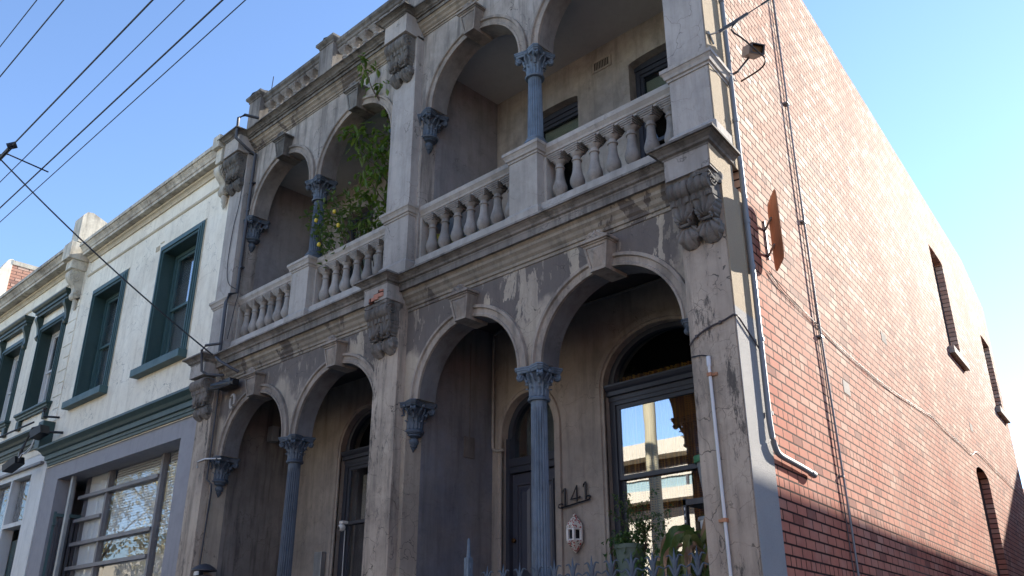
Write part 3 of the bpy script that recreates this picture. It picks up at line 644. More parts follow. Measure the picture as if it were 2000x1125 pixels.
    bm = NM(); fx = ell(wl[0]+.06, wl[1]-.06, 4.39, .51); panel(bm, lambda x, d, z: Vector((x, 7.62+d, z)), [wl[0]+.061, wl[1]-.061]+[(wl[0]+wl[1])/2+(wl[1]-wl[0]-.13)/2*math.cos(PI*k/20) for k in range(1, 20)], 4.38, fx, [], .004); obj('fanlight_pane', bm, 'glass_d', W1)
    if right:
        bm = NM(); n = 150
        vs = []
        for i in range(n+1):
            x = wl[0]+(wl[1]-wl[0])*i/n; y = 7.69+.022*math.sin(i*.9)+.012*math.sin(i*2.3+1); vs.append((bm.verts.new((x, y, 2.1)), bm.verts.new((x, y, 4.5))))
        for a, c in zip(vs, vs[1:]): bm.faces.new((a[0], c[0], c[1], a[1]))
        obj('curtain', bm, 'curtain', W1, 60)
    else:
        obj('blind', B(wl[0]+.25, wl[1]-.1, 7.72, 7.73, 3.42, 4.05), 'white', W1); obj('sash_liner', B(wl[0]+.09, wl[0]+.16, 7.67, 7.70, 2.2, 4.1), 'steel', W1)
        obj('curtain', B(wl[0], wl[1], 7.9, 7.92, 2.1, 4.9), 'dark', W1)
    obj('window_sill', B(wl[0]-.06, wl[1]+.06, 7.36, 7.60, 2.02, 2.12, .01), 'navy', W1)
    D = obj('door', B(dl[0]+.06, dl[1]-.06, 7.60, 7.66, 1.2, 3.62), 'navy2', H)
    bm = NM(); bx(bm, dl[0], dl[0]+.06, 7.54, 7.7, 1.2, 4.05); bx(bm, dl[1]-.06, dl[1], 7.54, 7.7, 1.2, 4.05); bx(bm, dl[0]+.06, dl[1]-.06, 7.55, 7.7, 3.63, 3.70); bx(bm, dl[0]+.06, dl[1]-.06, 7.53, 7.7, 3.70, 3.80, .012); archband(bm, dl[0]+.06, dl[1]-.06, 4.05, .43, 7.60, .06, [(0, -.1), (0, .02), (.06, .03), (.06, -.1)]); obj('door_frame', bm, 'navy', H)
    bm = NM()
    xm = (dl[0]+dl[1])/2
    for a, c in ((dl[0]+.13, xm-.035), (xm+.035, dl[1]-.13)):
        for z0, z1 in ((2.42, 3.50), (1.4, 2.2)):
            for (p, q, r, s_) in ((a, a+.02, z0, z1), (c-.02, c, z0, z1), (a+.02, c-.02, z0, z0+.02), (a+.02, c-.02, z1-.02, z1)): bx(bm, p, q, 7.578, 7.60, r, s_, .003)
            v = [bm.verts.new(k) for k in ((a+.05, 7.602, z0+.05), (c-.05, 7.602, z0+.05), (c-.05, 7.602, z1-.05), (a+.05, 7.602, z1-.05), (a+.085, 7.580, z0+.10), (c-.085, 7.580, z0+.10), (c-.085, 7.580, z1-.10), (a+.085, 7.580, z1-.10))]
            for k in range(4): bm.faces.new((v[k], v[(k+1) % 4], v[4+(k+1) % 4], v[4+k]))
            bm.faces.new(v[4:])
    obj('door_panel', bm, 'navy2', D)
    obj('door_knob', lathe(NM(), [(.01, 0), (.02, .008), (.03, .03), (.026, .045), (.012, .05)], 16).__class__ and (lambda b2: (bmesh.ops.rotate(b2, verts=b2.verts, cent=(0, 0, 0), matrix=Matrix.Rotation(PI/2, 3, 'X')), bmesh.ops.translate(b2, verts=b2.verts, vec=(dl[0]+.10, 7.60, 2.86)), b2)[2])(lathe(NM(), [(.01, 0), (.02, .008), (.03, .03), (.026, .045), (.012, .05)], 16)), 'brass', D, 40)
    bm = NM(); fx = ell(dl[0]+.06, dl[1]-.06, 4.05, .43); panel(bm, lambda x, d, z: Vector((x, 7.63+d, z)), [dl[0]+.061, dl[1]-.061]+[xm+(dl[1]-dl[0]-.125)/2*math.cos(PI*k/20) for k in range(1, 20)], 3.78, fx, [], .004); obj('fanlight_pane', bm, 'glass_d', D)
    obj('room_shade', B(jl+.05, jr, 8.1, 8.12, 1.2, 5.4), 'dark', H); obj('room_shade', B(ul+.05, ur, 8.1, 8.12, 5.7, 8.9), 'dark', H)
    obj('fanlight_curtain', B(dl[0]+.1, dl[1]-.1, 7.8, 7.81, 3.8, 4.5), 'rec_up', D)
    # ---- joinery, upper ----
    for (a, c), z0, zt in ((u1_, 5.9, 8.30), (u2_, 6.3, 8.34)):
        W2 = sash('window', a, c, 7.62, z0, zt, (z0+zt)/2-.05, .06, 'navy', 'glass_d')
        obj('window_head', B(a, c, 7.60, 7.72, zt, zt+.12), 'navy', W2)
        obj('blind', B(a+.1, c-.1, 7.705, 7.71, 7.80, 8.20) if right else B(a+.1, c-.1, 7.705, 7.71, 6.5, 8.2), 'blind', W2)
    bm = NM(); v0 = dx-5.72; bx(bm, v0, v0+.30, 7.465, 7.49, 8.53, 8.555); bx(bm, v0, v0+.30, 7.465, 7.49, 8.675, 8.70); bx(bm, v0, v0+.03, 7.465, 7.49, 8.555, 8.675); bx(bm, v0+.27, v0+.30, 7.465, 7.49, 8.555, 8.675)
    for i in range(9): bx(bm, v0+.045+i*.026, v0+.052+i*.026, 7.47, 7.485, 8.555, 8.675)
    V = obj('air_vent', bm, 'rec_up', H); obj('vent_backing', B(v0+.02, v0+.28, 7.476, 7.479, 8.55, 8.68), 'dark', V)
    return H
T141 = terrace('terrace_house', 0, [(-3.71, -3.27, -3.70, -3.27, 'corner')], 'right-hand arcaded terrace house with blue-grey columns and a long brick side wall', True)
T143 = terrace('terrace_house', -4.25, [(-12.24, -11.81, -12.20, -11.75, 'left'), (-7.99, -7.56, -7.95, -7.50, 'centre')], 'left-hand arcaded terrace house beside the cream shop, a lemon tree on its balcony', False)
# ---------------- brick side wall of 141 ----------------
def rooftop(s): return 10.0 if s <= 14.4 else 10.0-(s-14.4)*.285
bm = NM(); mpS = lambda x, d, z: Vector(SW(x, -d, z))
ops = [(10.28, 11.42, 6.74, ell(10.28, 11.42, 8.78, .03)), (14.88, 15.95, 6.65, ell(14.88, 15.95, 8.32, .03)), (10.42, 11.62, 1.2, ell(10.42, 11.62, 4.52, .17))]
panel(bm, mpS, [.50, 14.4, 16.4], 0, rooftop, ops, .24)
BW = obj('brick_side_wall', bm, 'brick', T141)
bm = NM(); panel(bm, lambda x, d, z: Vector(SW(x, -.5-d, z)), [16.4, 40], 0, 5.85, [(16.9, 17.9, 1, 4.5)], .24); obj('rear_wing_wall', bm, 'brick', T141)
obj('rear_wall', (lambda b2: ([b2.faces.new([b2.verts.new(p) for p in (SW(16.4, 0, 0), SW(16.4, -8.3, 0), SW(16.4, -8.3, 9.43), SW(16.4, 0, 9.43))])], b2)[1])(NM()), 'brick2', T141)
bm = NM()
bm.faces.new([bm.verts.new(p) for p in (SW(3.4, -.24, 9.5), SW(16.4, -.24, 9.3), SW(16.4, -8.4, 9.3), SW(3.4, -8.4, 9.5))]); obj('roof', bm, 'corn_up', T141)
for s0, s1, z0, z1 in ((10.28, 11.42, 6.74, 8.72), (14.88, 15.95, 6.65, 8.28), (10.42, 11.62, 1.2, 4.55)):
    def sb(b2, sa, sb_, o0, o1, za, zb):
        v = [b2.verts.new(SW(s, o, z)) for z in (za, zb) for s, o in ((sa, o0), (sb_, o0), (sb_, o1), (sa, o1))]
        for q in ((0, 1, 2, 3), (4, 5, 6, 7), (0, 1, 5, 4), (1, 2, 6, 5), (2, 3, 7, 6), (3, 0, 4, 7)): b2.faces.new([v[k] for k in q])
        return b2
    b2 = NM(); sb(b2, s0, s0+.07, -.22, -.13, z0, z1); sb(b2, s1-.07, s1, -.22, -.13, z0, z1); sb(b2, s0+.07, s1-.07, -.22, -.13, z1-.02, z1+.14); sb(b2, s0+.07, s1-.07, -.21, -.15, (z0+z1)/2-.03, (z0+z1)/2+.03)
    w_ = obj('window', b2, 'navy', T141); obj('pane', sb(NM(), s0+.07, s1-.07, -.185, -.18, z0, z1), 'glass_d', w_); obj('room_shade', sb(NM(), s0-.1, s1+.1, -.5, -.48, z0-.2, z1+.3), 'dark', w_)
    if z0 > 2: obj('window_sill', sb(NM(), s0-.09, s1+.13, -.16, .09, z0-.13, z0-.0), 'steel' if 0 else 'rail', w_)
for s0, z0 in ((2.88, 4.18), (5.05, 5.37), (10.75, 5.32)):
    b2 = NM(); sb(b2, s0, s0+.236, -.03, .004, z0, z0+.14); vv = obj('air_vent', b2, 'corn', BW)
# ---------------- number 141, lantern, conduit, meter and pipes ----------------
def rotx(bm, a, c):
    bmesh.ops.rotate(bm, verts=bm.verts, cent=c, matrix=Matrix.Rotation(a, 3, 'X')); return bm
def rod(pts, r=.009, bm=None, n=8): return tube(bm or NM(), pts, r, n)
y = 7.45
bm = NM()
one = lambda x, zb: tube(tube(bm, [(x+.004, y, zb+.25), (x+.004, y, zb)], .012, 8), [(x-.030, y, zb+.19), (x-.024, y, zb+.215), (x+.004, y, zb+.245)], .011, 8)
zb = 3.135; xs_ = (-6.345, -6.20, -6.06)
one(xs_[0], zb+.015); one(xs_[2]+.01, zb+.015)
tube(bm, [(xs_[1]+.03, y, zb+.02), (xs_[1]+.03, y, zb+.25), (xs_[1]-.055, y, zb+.075), (xs_[1]+.075, y, zb+.075)], .0115, 8)
tube(bm, [(-6.40, y, zb), (-6.02, y, zb+.0)], .012, 8)
for s, xc in ((-1, -6.40), (1, -6.02)):
    tube(bm, [(xc+s*(.035*math.sin(t*4.6)*(1-.25*t)+.002), y, zb+.032-.034*math.cos(t*4.6)*(1-.3*t)) for t in [i/14 for i in range(15)]], .010, 8)
for v in bm.verts: v.co = Vector((v.co.x, v.co.y, 3.15+(v.co.z-3.135)*.74+(v.co.x+6.2)*.12))
solo('house_number', bm, 'black', 'black wrought-iron house number 141 on a scrolled bar beside the door', 'house number', smooth=50)
# lantern
L = thing('wall_lantern', 'white ceramic pagoda-shaped wall lantern with red flowers below the house number', 'lantern', (-6.20, 7.46, 2.63))
def hexa(prof, c, n=6, half=True):
    return lathe(NM(), prof, n, c)
lc = (-6.20, 7.44, 0)
b_ = NB('red_floral_glaze'); vr = b_.n('ShaderNodeTexVoronoi', None, Vector=b_.pos, Scale=42).outputs['Distance']
col = b_.mix(b_.ramp(vr, .35, .45), (.40, .03, .03), (.68, .64, .56)); col = b_.mix(b_.ramp(b_.noise(50), .56, .6), col, (.05, .10, .07)); M['floral'] = b_.out(col, .3)
obj('lantern_roof', hexa([(.098, 2.885), (.10, 2.90), (.085, 2.94), (.05, 2.985), (.02, 3.01), (.02, 3.03), (.004, 3.045)], lc), 'floral', L)
obj('lantern_foot', hexa([(.004, 2.635), (.03, 2.66), (.07, 2.71), (.098, 2.745), (.1, 2.755)], lc), 'floral', L)
bm = NM()
lathe(bm, [(.098, 2.756), (.1, 2.762), (.088, 2.775)], 6, lc); lathe(bm, [(.088, 2.868), (.1, 2.874), (.098, 2.884)], 6, lc)
for k in range(12):
    a = 2*PI*k/12; w = .02 if k % 2 == 0 else .0
    if k % 2 == 0: bx(bm, lc[0]+.082*math.cos(a)-.013, lc[0]+.082*math.cos(a)+.013, lc[1]+.082*math.sin(a)-.013, lc[1]+.082*math.sin(a)+.013, 2.77, 2.872)
obj('lantern_body', bm, 'porc', L); obj('lantern_core', hexa([(.05, 2.77), (.05, 2.87)], lc), 'dark', L)
# recess conduit and meter plate (141)
solo('conduit', rod(smoothpath([(-7.30, 7.44, 5.42), (-7.42, 7.44, 5.40), (-7.455, 7.44, 5.3)], 4)+smoothpath([(-7.455, 7.44, 4.2), (-7.455, 7.44, 4.0), (-7.44, 7.44, 3.93), (-7.36, 7.44, 3.90), (-7.27, 7.44, 3.90)], 5), .018), 'pipe_g' if 0 else 'rec_up', 'grey conduit running down the corner beside the front door of the right-hand house', 'conduit', smooth=60)
solo('ceiling_conduit', rod([(-6.9, 7.44, 5.40), (-3.8, 7.44, 5.40)], .014), 'rec_lo', 'thin conduit under the dark ceiling of the right-hand ground-floor porch', 'conduit', smooth=60)
bm = bx(NM(), -7.498, -7.485, 7.0, 7.17, 3.78, 4.03, .003); bx(bm, -7.498, -7.488, 7.08, 7.09, 4.03, 5.2); tube(bm, [(-7.49, 7.06, 3.9), (-7.475, 7.06, 3.9)], .012); solo('meter_plate', bm, 'party_lo2', 'flat brown meter cover with a thin strip above on the porch party wall', 'meter cover')
# pier cables and white conduit
bm = NM(); yy = 5.985
tube(bm, smoothpath([(-3.70, yy, 3.99), (-3.63, yy, 4.05), (-3.5, yy, 4.10), (-3.38, yy, 4.12), (-3.275, yy, 4.15)], 4)+smoothpath([SW(.0, .02, 4.14), SW(.2, .02, 4.06), SW(.42, .02, 3.97)], 4), .0075, 6)
for p in ((-3.63, yy, 4.05), (-3.40, yy, 4.115)): bx(bm, p[0]-.01, p[0]+.01, yy-.01, 6.0, p[2]-.012, p[2]+.012)
solo('pier_cable', bm, 'pipe_b', 'thin black cable wrapped round the corner pier below the lower bracket', 'cable')
bm = tube(NM(), smoothpath([(-3.70, yy, 3.885), (-3.6, yy, 3.88), (-3.54, yy, 3.855), (-3.53, yy, 3.83)], 3), .005, 6); solo('loose_cable', bm, 'wire', 'short thin wire entering the top of the white conduit', 'cable')
Q = thing('white_conduit', 'white conduit with rusty clips running down the front of the corner pier', 'conduit', (-3.51, 5.98, 0))
tb = lambda z: -3.535+(3.85-z)*.012
obj('conduit_tube', rod([(tb(z), 5.978, z) for z in (3.84, 3, 2, 0)], .0135), 'pvcw', Q, 50); obj('conduit_cap', lathe(NM(), [(.018, 3.77), (.018, 3.85), (.015, 3.853)], 14, (tb(3.8), 5.978, 0)), 'pvcw', Q, 50)
for z, s in ((3.70, 1), (2.56, -1)): obj('clip', bx(bx(NM(), tb(z)-.019, tb(z)+.019, 5.96, 5.998, z-.014, z+.014), min(tb(z), tb(z)+s*.06), max(tb(z), tb(z)+s*.06), 5.985, 5.998, z-.011, z+.011), 'rust', Q)
# downpipe at the pier/brick joint
G = thing('downpipe', 'pale grey downpipe with an elbow at the joint of the corner pier and brick wall', 'downpipe', SW(.41, .04, 3.0))
obj('pipe', rod([SW(.43, .04, 9.9), SW(.43, .04, 7.0), SW(.42, .04, 4.5), SW(.40, .04, 3.42)]+smoothpath([SW(.40, .04, 3.36), SW(.41, .045, 3.22), SW(.48, .045, 3.12), SW(.60, .045, 3.10)], 5)+[SW(1.0, .045, 3.09), SW(1.33, .045, 3.075)], .024, None, 14), 'pipe_g', G, 60)
for z in (7.6, 6.2, 5.15, 4.72, 4.05, 3.42): obj('clip', rod([SW(.425, .04, z-.016), SW(.425, .04, z+.016)], .029, None, 14), 'pipe_g', G, 60)
obj('pipe_end', rod([SW(1.27, .045, 3.075), SW(1.35, .045, 3.07)], .030, None, 14), 'pipe_g', G, 60)
G = thing('wall_pipe', 'thin brown and grey pipe running up the full height of the brick side wall', 'pipe', SW(2.25, .03, 0))
obj('pipe', rod([SW(2.29, .035, 0), SW(2.29, .035, 2.7), SW(2.20, .035, 4.9), SW(2.20, .035, 6.7), SW(2.28, .035, 9.3)], .011), 'pipe_g', G, 60)
obj('backing_cable', rod([SW(2.325, .014, 0)]+[SW(2.26-.04*math.sin(z*.5)+.008*math.sin(z*5), .014, z) for z in [2.5+.35*i for i in range(20)]], .006), 'pipe_b', G, 60)
for z in (7.4, 5.9, 4.6, 3.2): obj('clip', sb(NM(), 2.18+(.06 if z < 4 else 0), 2.27, 0, .048, z-.008, z+.008), 'pipe_g', G)
# sagging cable across the bricks
cab = [(.92, 4.86), (1.3, 4.78), (2.0, 4.74), (2.9, 4.69), (4.15, 4.68), (5.2, 4.71), (6.7, 4.81), (7.4, 4.85), (8.3, 4.82), (9.5, 4.82), (10.2, 4.80), (10.7, 4.93), (11.4, 4.95), (13, 4.90), (15.6, 4.85), (16.4, 4.84)]
bm = tube(NM(), smoothpath([SW(s, .018, z) for s, z in cab], 6), .0042, 6); tube(bm, smoothpath([SW(s, .014, z-.012-.014*abs(math.sin(s*1.2))) for s, z in cab], 6), .003, 6)
solo('wall_cable', bm, 'pipe_b', 'sagging twin cable strung along the brick side wall', 'cable', smooth=60)
# rusted plate sign
S_ = thing('plate_sign', 'rusty orange metal plate on brackets standing off the brick side wall', 'sign', SW(.9, .05, 4.83))
a0, a1_ = Vector(SW(.97, .06, 0)), Vector(SW(.655, .255, 0)); bm = NM(); U_ = (a1_-a0); nrm_ = Vector((U_.y, -U_.x, 0)).normalized()*.004
ol = []
for cu, cz, st in ((.84, 5.44, 0), (.16, 5.44, 1), (.16, 4.94, 2), (.84, 4.94, 3)):
    for k in range(5):
        th = PI/2*st+PI/2*k/4; ol.append((cu+.16*math.cos(th), cz+.10*math.sin(th)))
f1 = [bm.verts.new(a0+U_*u+nrm_+Vector((0, 0, z))) for u, z in ol]; f2 = [bm.verts.new(a0+U_*u-nrm_+Vector((0, 0, z))) for u, z in ol]
bm.faces.new(f1); bm.faces.new(f2[::-1])
for k in range(len(ol)): bm.faces.new((f1[k], f1[(k+1) % len(ol)], f2[(k+1) % len(ol)], f2[k]))
obj('plate', bm, 'rust', S_)
bm = NM()
for z in (5.32, 5.05): tube(bm, [SW(.99, 0, z-.02), SW(.93, .05, z), SW(.86, .115, z+.03)], .012, 6)
bx(bm, *[v for p in zip(SW(.995, -.0, 0), SW(.975, .015, 0)) for v in sorted(p)][:4], 5.0, 5.4); obj('bracket', bm, 'steel', S_)
# floodlight on the corner
Fl = thing('floodlight', 'grey metal box floodlight on a bracket at the upper corner of the brick wall', 'floodlight', SW(.7, .2, 6.9))
c = Vector(SW(.62, .22, 7.03)); ax = (NX*.7-WX*.55+Vector((0, 0, -.35))).normalized(); sd = ax.cross(Vector((0, 0, 1))).normalized(); up_ = sd.cross(ax)
def obx(bm, c, h, A, B_, C_):
    v = [bm.verts.new(c+A*h[0]*i+B_*h[1]*j+C_*h[2]*k) for i in (-1, 1) for j in (-1, 1) for k in (-1, 1)]
    for q in ((0, 1, 3, 2), (4, 5, 7, 6), (0, 1, 5, 4), (2, 3, 7, 6), (0, 2, 6, 4), (1, 3, 7, 5)): bm.faces.new([v[k] for k in q])
    return bm
obj('lamp_box', obx(NM(), c, (.075, .07, .05), ax, sd, up_), 'greyf', Fl)
bm = NM()
for s in (-1, 1): obx(bm, c+ax*.09+sd*s*.066, (.018, .006, .05), ax, sd, up_); obx(bm, c+ax*.09+up_*s*.046, (.018, .070, .005), ax, sd, up_)
obj('lamp_hood', bm, 'pipe', Fl); obj('lamp_glass', obx(NM(), c+ax*.0765, (.001, .06, .042), ax, sd, up_), 'brass', Fl)
obj('lamp_arm', tube(NM(), [SW(.60, 0, 6.84), SW(.61, .06, 6.86), c-ax*.06-up_*.05], .012, 6), 'pipe', Fl)
# service cable with clamp at the top corner
Sv = thing('service_cable', 'black service cable with a long dead-end clamp anchored above the floodlight', 'cable', SW(.05, .05, 6.9))
e0 = Vector((-3.17, 6.09, 6.96)); far = Vector((-.2, 9.35, 10.4)); q0_ = e0.lerp(far, .066); q1_ = e0.lerp(far, .10)
obj('cable', tube(NM(), [q1_, far], .011, 6), 'wire', Sv); obj('clamp', tube(NM(), [e0, e0.lerp(far, .02), q0_], .017, 6), 'pipe', Sv)
obj('clamp_sleeve', tube(NM(), [q0_, q1_], .006, 6), 'wire', Sv)
obj('anchor_hook', tube(tube(NM(), [SW(.02, .01, 6.96), SW(.05, .03, 6.95), e0], .008, 6), [SW(.05, .012, 7.0), SW(.14, .02, 6.90)], .011, 6), 'steel', Sv)
obj('drop_loop', tube(NM(), smoothpath([e0.lerp(far, .05), SW(.16, .2, 7.0), SW(.26, .26, 6.93), SW(.45, .32, 6.88), SW(.60, .34, 6.87), SW(.70, .25, 6.86), SW(.78, .02, 6.86)], 6), .009, 6), 'wire', Sv)
# ---------------- left pier pipes, service wire, cable box, ring ----------------
D1 = thing('drainpipe', 'dark drainpipe down the upper left pier beside the white shop', 'drainpipe', (-11.7, 6.0, 5.8))
zz_ = lambda x, y, z: (x, y, z)
obj('pipe', rod([(-11.55, 6.0, 9.86), (-11.66, 5.80, 9.88), (-11.70, 5.72, 9.80), (-11.70, 5.72, 9.42), (-11.66, 5.95, 9.27), (-11.62, 6.06, 9.22), (-11.65, 6.07, 8.9), (-11.66, 6.07, 6.78), (-11.66, 5.95, 6.72), (-11.70, 5.93, 6.60), (-11.70, 5.94, 5.75)], .026, None, 10), 'pipe', D1, 60)
for z in (8.7, 8.2, 7.2): obj('clip', B(-11.69, -11.60, 6.05, 6.115, z-.012, z+.012), 'pipe', D1)
bm = tube(NM(), smoothpath([(-11.78, 5.985, 9.0), (-11.80, 5.985, 8.4), (-11.90, 5.985, 7.9), (-11.92, 5.985, 7.3), (-11.80, 5.985, 6.95), (-11.60, 6.05, 6.78), (-11.58, 6.02, 6.5), (-11.62, 5.99, 6.0)], 6), .006, 5); solo('loose_cable', bm, 'wire', 'thin loose cable trailing down the upper left pier beside the drainpipe', 'cable')
D2 = thing('conduit', 'dark conduit bent round the lower block of the left pier, ending at the letterbox', 'conduit', (-11.78, 6.0, 1.5))
obj('pipe', rod([(-11.45, 5.80, 5.84), (-11.68, 5.70, 5.84), (-11.74, 5.68, 5.78), (-11.78, 5.74, 5.48), (-11.70, 5.80, 5.42), (-11.50, 5.95, 5.40)], .02, None, 10), 'pipe', D2, 60)
obj('down_conduit', rod([(-11.77, 6.04, 5.4), (-11.77, 6.04, 3.95), (-11.72, 6.09, 3.88), (-11.72, 6.10, 3.78), (-11.75, 6.06, 1.4)], .013), 'pipe', D2, 60)
solo('pale_conduit', rod([(-11.99, 5.98, 4.13), (-11.98, 5.98, 4.22), (-11.78, 5.98, 4.23), (-11.55, 6.10, 4.22)], .011), 'pvcw', 'short pale conduit crossing the left pier beside the wall capital', 'conduit', smooth=60)
Cb = thing('cable_junction', 'black cable junction box with clamp under the cornice of the left pier', 'junction box', (-11.4, 5.9, 5.2))
bm = NM(); bx(bm, -11.62, -11.25, 5.92, 6.08, 5.20, 5.32, .02); tube(bm, [(-11.72, 5.9, 5.26), (-11.6, 5.93, 5.26), (-11.2, 5.98, 5.25)], .05, 8); tube(bm, [(-11.75, 5.88, 5.22), (-11.5, 5.9, 5.2), (-11.25, 5.94, 5.22)], .02, 6)
rough_edges(bm, .012, lambda c: True, 14); obj('box', bm, 'black', Cb)
obj('clamp', tube(NM(), [(-11.44, 5.76, 5.62), (-11.30, 5.78, 5.52), (-11.15, 5.86, 5.42), (-11.08, 5.95, 5.36)], .021, 8), 'pipe', Cb, 60)
bm = NM(); tube(bm, [(-11.28+.055*math.sin(t*.35), 6.02, 4.98+.10*math.cos(t*.35)) for t in range(19)], .02, 8); solo('cable_ring', bm, 'pvcw' if 0 else 'rail', 'oval pale ring hanging on the wall below the junction box', 'ring', smooth=60)
sp_ = [Vector((-13.6, 2.75, 8.75)), Vector((-11.5, 5.74, 5.66))]
pts = [sp_[0].lerp(sp_[1], t)-Vector((0, 0, .10*4*t*(1-t))) for t in [i/24 for i in range(25)]]
solo('service_wire', tube(NM(), pts, .012, 6), 'wire', 'thick black service wire sloping down to the left pier of the terrace', 'cable', smooth=60)
# ---------------- letterbox on the left jamb, camera, wall box ----------------
Lb = thing('letterbox', 'round-topped grey letterbox with paper in its slot on the left porch jamb', 'letterbox', (-11.62, 6.12, 2.3))
b2 = lathe(NM(), [(.12, 2.2), (.12, 2.64)], 20, (-11.62, 6.10, 0)); obj('box', b2, 'pipe', Lb, 40)
obj('lid', lathe(NM(), [(.165, 2.70), (.165, 2.715), (.13, 2.75), (.07, 2.785), (.01, 2.80)], 24, (-11.62, 6.10, 0)), 'pipe', Lb, 40); obj('slot', B(-11.66, -11.52, 5.985, 6.04, 2.645, 2.70), 'dark', Lb); obj('paper', B(-11.64, -11.53, 5.965, 5.98, 2.64, 2.69), 'pvcw', Lb)
solo('lamp_box', rotx(B(-11.74, -11.60, 6.9, 7.02, 4.62, 4.85, .01), 0, (0, 0, 0)), 'pipe_g', 'small grey box fixed high inside the left porch of the left-hand house', 'junction box')
Sc = thing('security_camera', 'small white security camera on a bracket beside the left-hand window', 'security camera', (-9.92, 7.42, 3.1))
q = NM(); bmesh.ops.create_uvsphere(q, u_segments=20, v_segments=14, radius=.052); bmesh.ops.translate(q, verts=q.verts, vec=(-10.34, 7.38, 3.28)); obj('body', q, 'porc', Sc, 60)
obj('base', B(-10.38, -10.30, 7.36, 7.46, 3.33, 3.37, .01), 'porc', Sc); obj('lens', lathe(NM(), [(.024, 0), (.02, .012)], 14).__class__ and rotx(lathe(NM(), [(.026, 3.26), (.026, 3.275)], 14, (-10.345, 7.335, 0)), PI/2, (-10.345, 7.335, 3.268)), 'black', Sc)
obj('wire', rod([(-10.34, 7.44, 3.25), (-10.34, 7.45, 2.1)], .006), 'pvcw', Sc)
solo('meter_box', B(-10.98, -10.80, 7.40, 7.48, 2.62, 3.0, .01), 'steel', 'grey metal meter box half hidden behind the left column', 'meter box')
# ---------------- white shop next door ----------------
YW = 6.05
S1 = thing('shop_building', 'cream two-storey shop with two blue-green framed windows over a grey shopfront', 'shop', (-15.2, 6.5, 0), 'painted shops left of the terrace')
wins = [(-14.47, -13.17), (-17.43, -16.13)]
bm = NM(); panel(bm, lambda x, d, z: Vector((x, YW+d, z)), [-18.25, -12.24], 5.0, 9.6, [(a, c, 6.18, 8.36) for a, c in wins], .3); obj('wall', bm, 'white', S1)
def wframe(H, x0, x1, z0, z1, mat, matd, blind=True, open_=0, bottom=True, joinm=None):
    F = [(-.30, 0)]
    o = NM(); w = .15; steps = [(0, .03), (.045, .045), (.09, .06), (.12, .035)]
    for i, (o0, pr) in enumerate(steps):
        o1 = steps[i+1][0] if i < 3 else w
        bx(o, x0-w+o0, x0-w+o1, YW-pr, YW+.02, z0, z1+w-o0); bx(o, x1+w-o1, x1+w-o0, YW-pr, YW+.02, z0, z1+w-o0); bx(o, x0-w+o1, x1+w-o1, YW-pr, YW+.02, z1+w-o1, z1+w-o0)
    W_ = obj('window', o, mat, H)
    rv = NM(); bx(rv, x0, x0+.014, YW-.03, YW+.26, z0, z1); bx(rv, x1-.014, x1, YW-.03, YW+.26, z0, z1); bx(rv, x0+.014, x1-.014, YW-.03, YW+.26, z1-.014, z1); obj('reveal', rv, matd, W_)
    jm = joinm or mat; f = NM(); y = YW+.20; zm = (z0+z1)/2
    bx(f, x0+.014, x0+.08, y, y+.1, z0, z1-.014); bx(f, x1-.08, x1-.014, y, y+.1, z0, z1-.014); bx(f, x0+.08, x1-.08, y, y+.1, z1-.08, z1-.014)
    lo = z0+.0+open_
    for (a, c, yy) in ((zm-.02, z1-.08, y+.02), (lo, zm+.03, y+.055)):
        bx(f, x0+.08, x0+.135, yy, yy+.035, a, c); bx(f, x1-.135, x1-.08, yy, yy+.035, a, c); bx(f, x0+.135, x1-.135, yy, yy+.035, c-.05, c); bx(f, x0+.135, x1-.135, yy, yy+.035, a, a+(.09 if a == lo else .045))
    obj('sash', f, jm, W_)
    g = NM(); bx(g, x0+.13, x1-.13, y+.036, y+.04, zm, z1-.12); bx(g, x0+.13, x1-.13, y+.07, y+.074, lo+.05, zm); obj('pane', g, 'glass', W_)
    if blind:
        s = NM(); z = z1-.12
        while z > lo+.1:
            v = [s.verts.new(p) for p in ((x0+.13, y+.12, z), (x1-.13, y+.12, z), (x1-.13, y+.135, z+.026), (x0+.13, y+.135, z+.026))]; s.faces.new(v); z -= .035
        obj('blind', s, 'slat', W_)
    obj('room_shade', B(x0, x1, y+.35, y+.36, z0-.1, z1+.1), 'dark', W_)
    return W_
for i, (a, c) in enumerate(wins):
    W_ = wframe(S1, a, c, 6.18, 8.36, 'teal', 'green', True, .2 if i == 0 else .0)
    obj('window_sill', B(a-.26, c+.17, 5.90, 6.30, 6.04, 6.175, .008), 'teal', W_)
    b2 = NM(); bx(b2, a-.175, a-.152, YW-.012, YW+.01, 6.18, 8.53); bx(b2, c+.152, c+.175, YW-.012, YW+.01, 6.18, 8.53); bx(b2, a-.175, c+.175, YW-.012, YW+.01, 8.512, 8.535); obj('render_bead', b2, 'whitesoff', S1)
CW = [(-.05, 0), (.20, 0), (.20, .06), (.215, .065), (.235, .11), (.27, .15), (.275, .165), (.30, .17), (.30, .24), (-.05, .26)]
bmold = [(-.02, 0), (.03, 0), (.035, .03), (.06, .06), (.09, .07), (.10, .10), (-.02, .11)]
obj('cornice', sweep(NM(), [(-18.1, YW), (-12.26, YW)], CW, z0=9.42), 'whitec', S1)
obj('cornice_bed', sweep(NM(), [(-18.1, YW), (-12.26, YW)], bmold, z0=9.31), 'whitesoff', S1)
obj('frieze_bead', sweep(NM(), [(-18.1, YW), (-12.28, YW)], [(-.02, 0), (.014, .0), (.028, .02), (.028, .035), (.014, .06), (-.02, .06)], z0=8.98), 'whitesoff', S1)
b2 = B(-12.44, -12.26, 5.78, 6.06, 9.24, 9.62, .01); bx(b2, -12.47, -12.25, 5.70, 6.0, 9.50, 9.74, .015); obj('end_block', b2, 'whitec', S1)
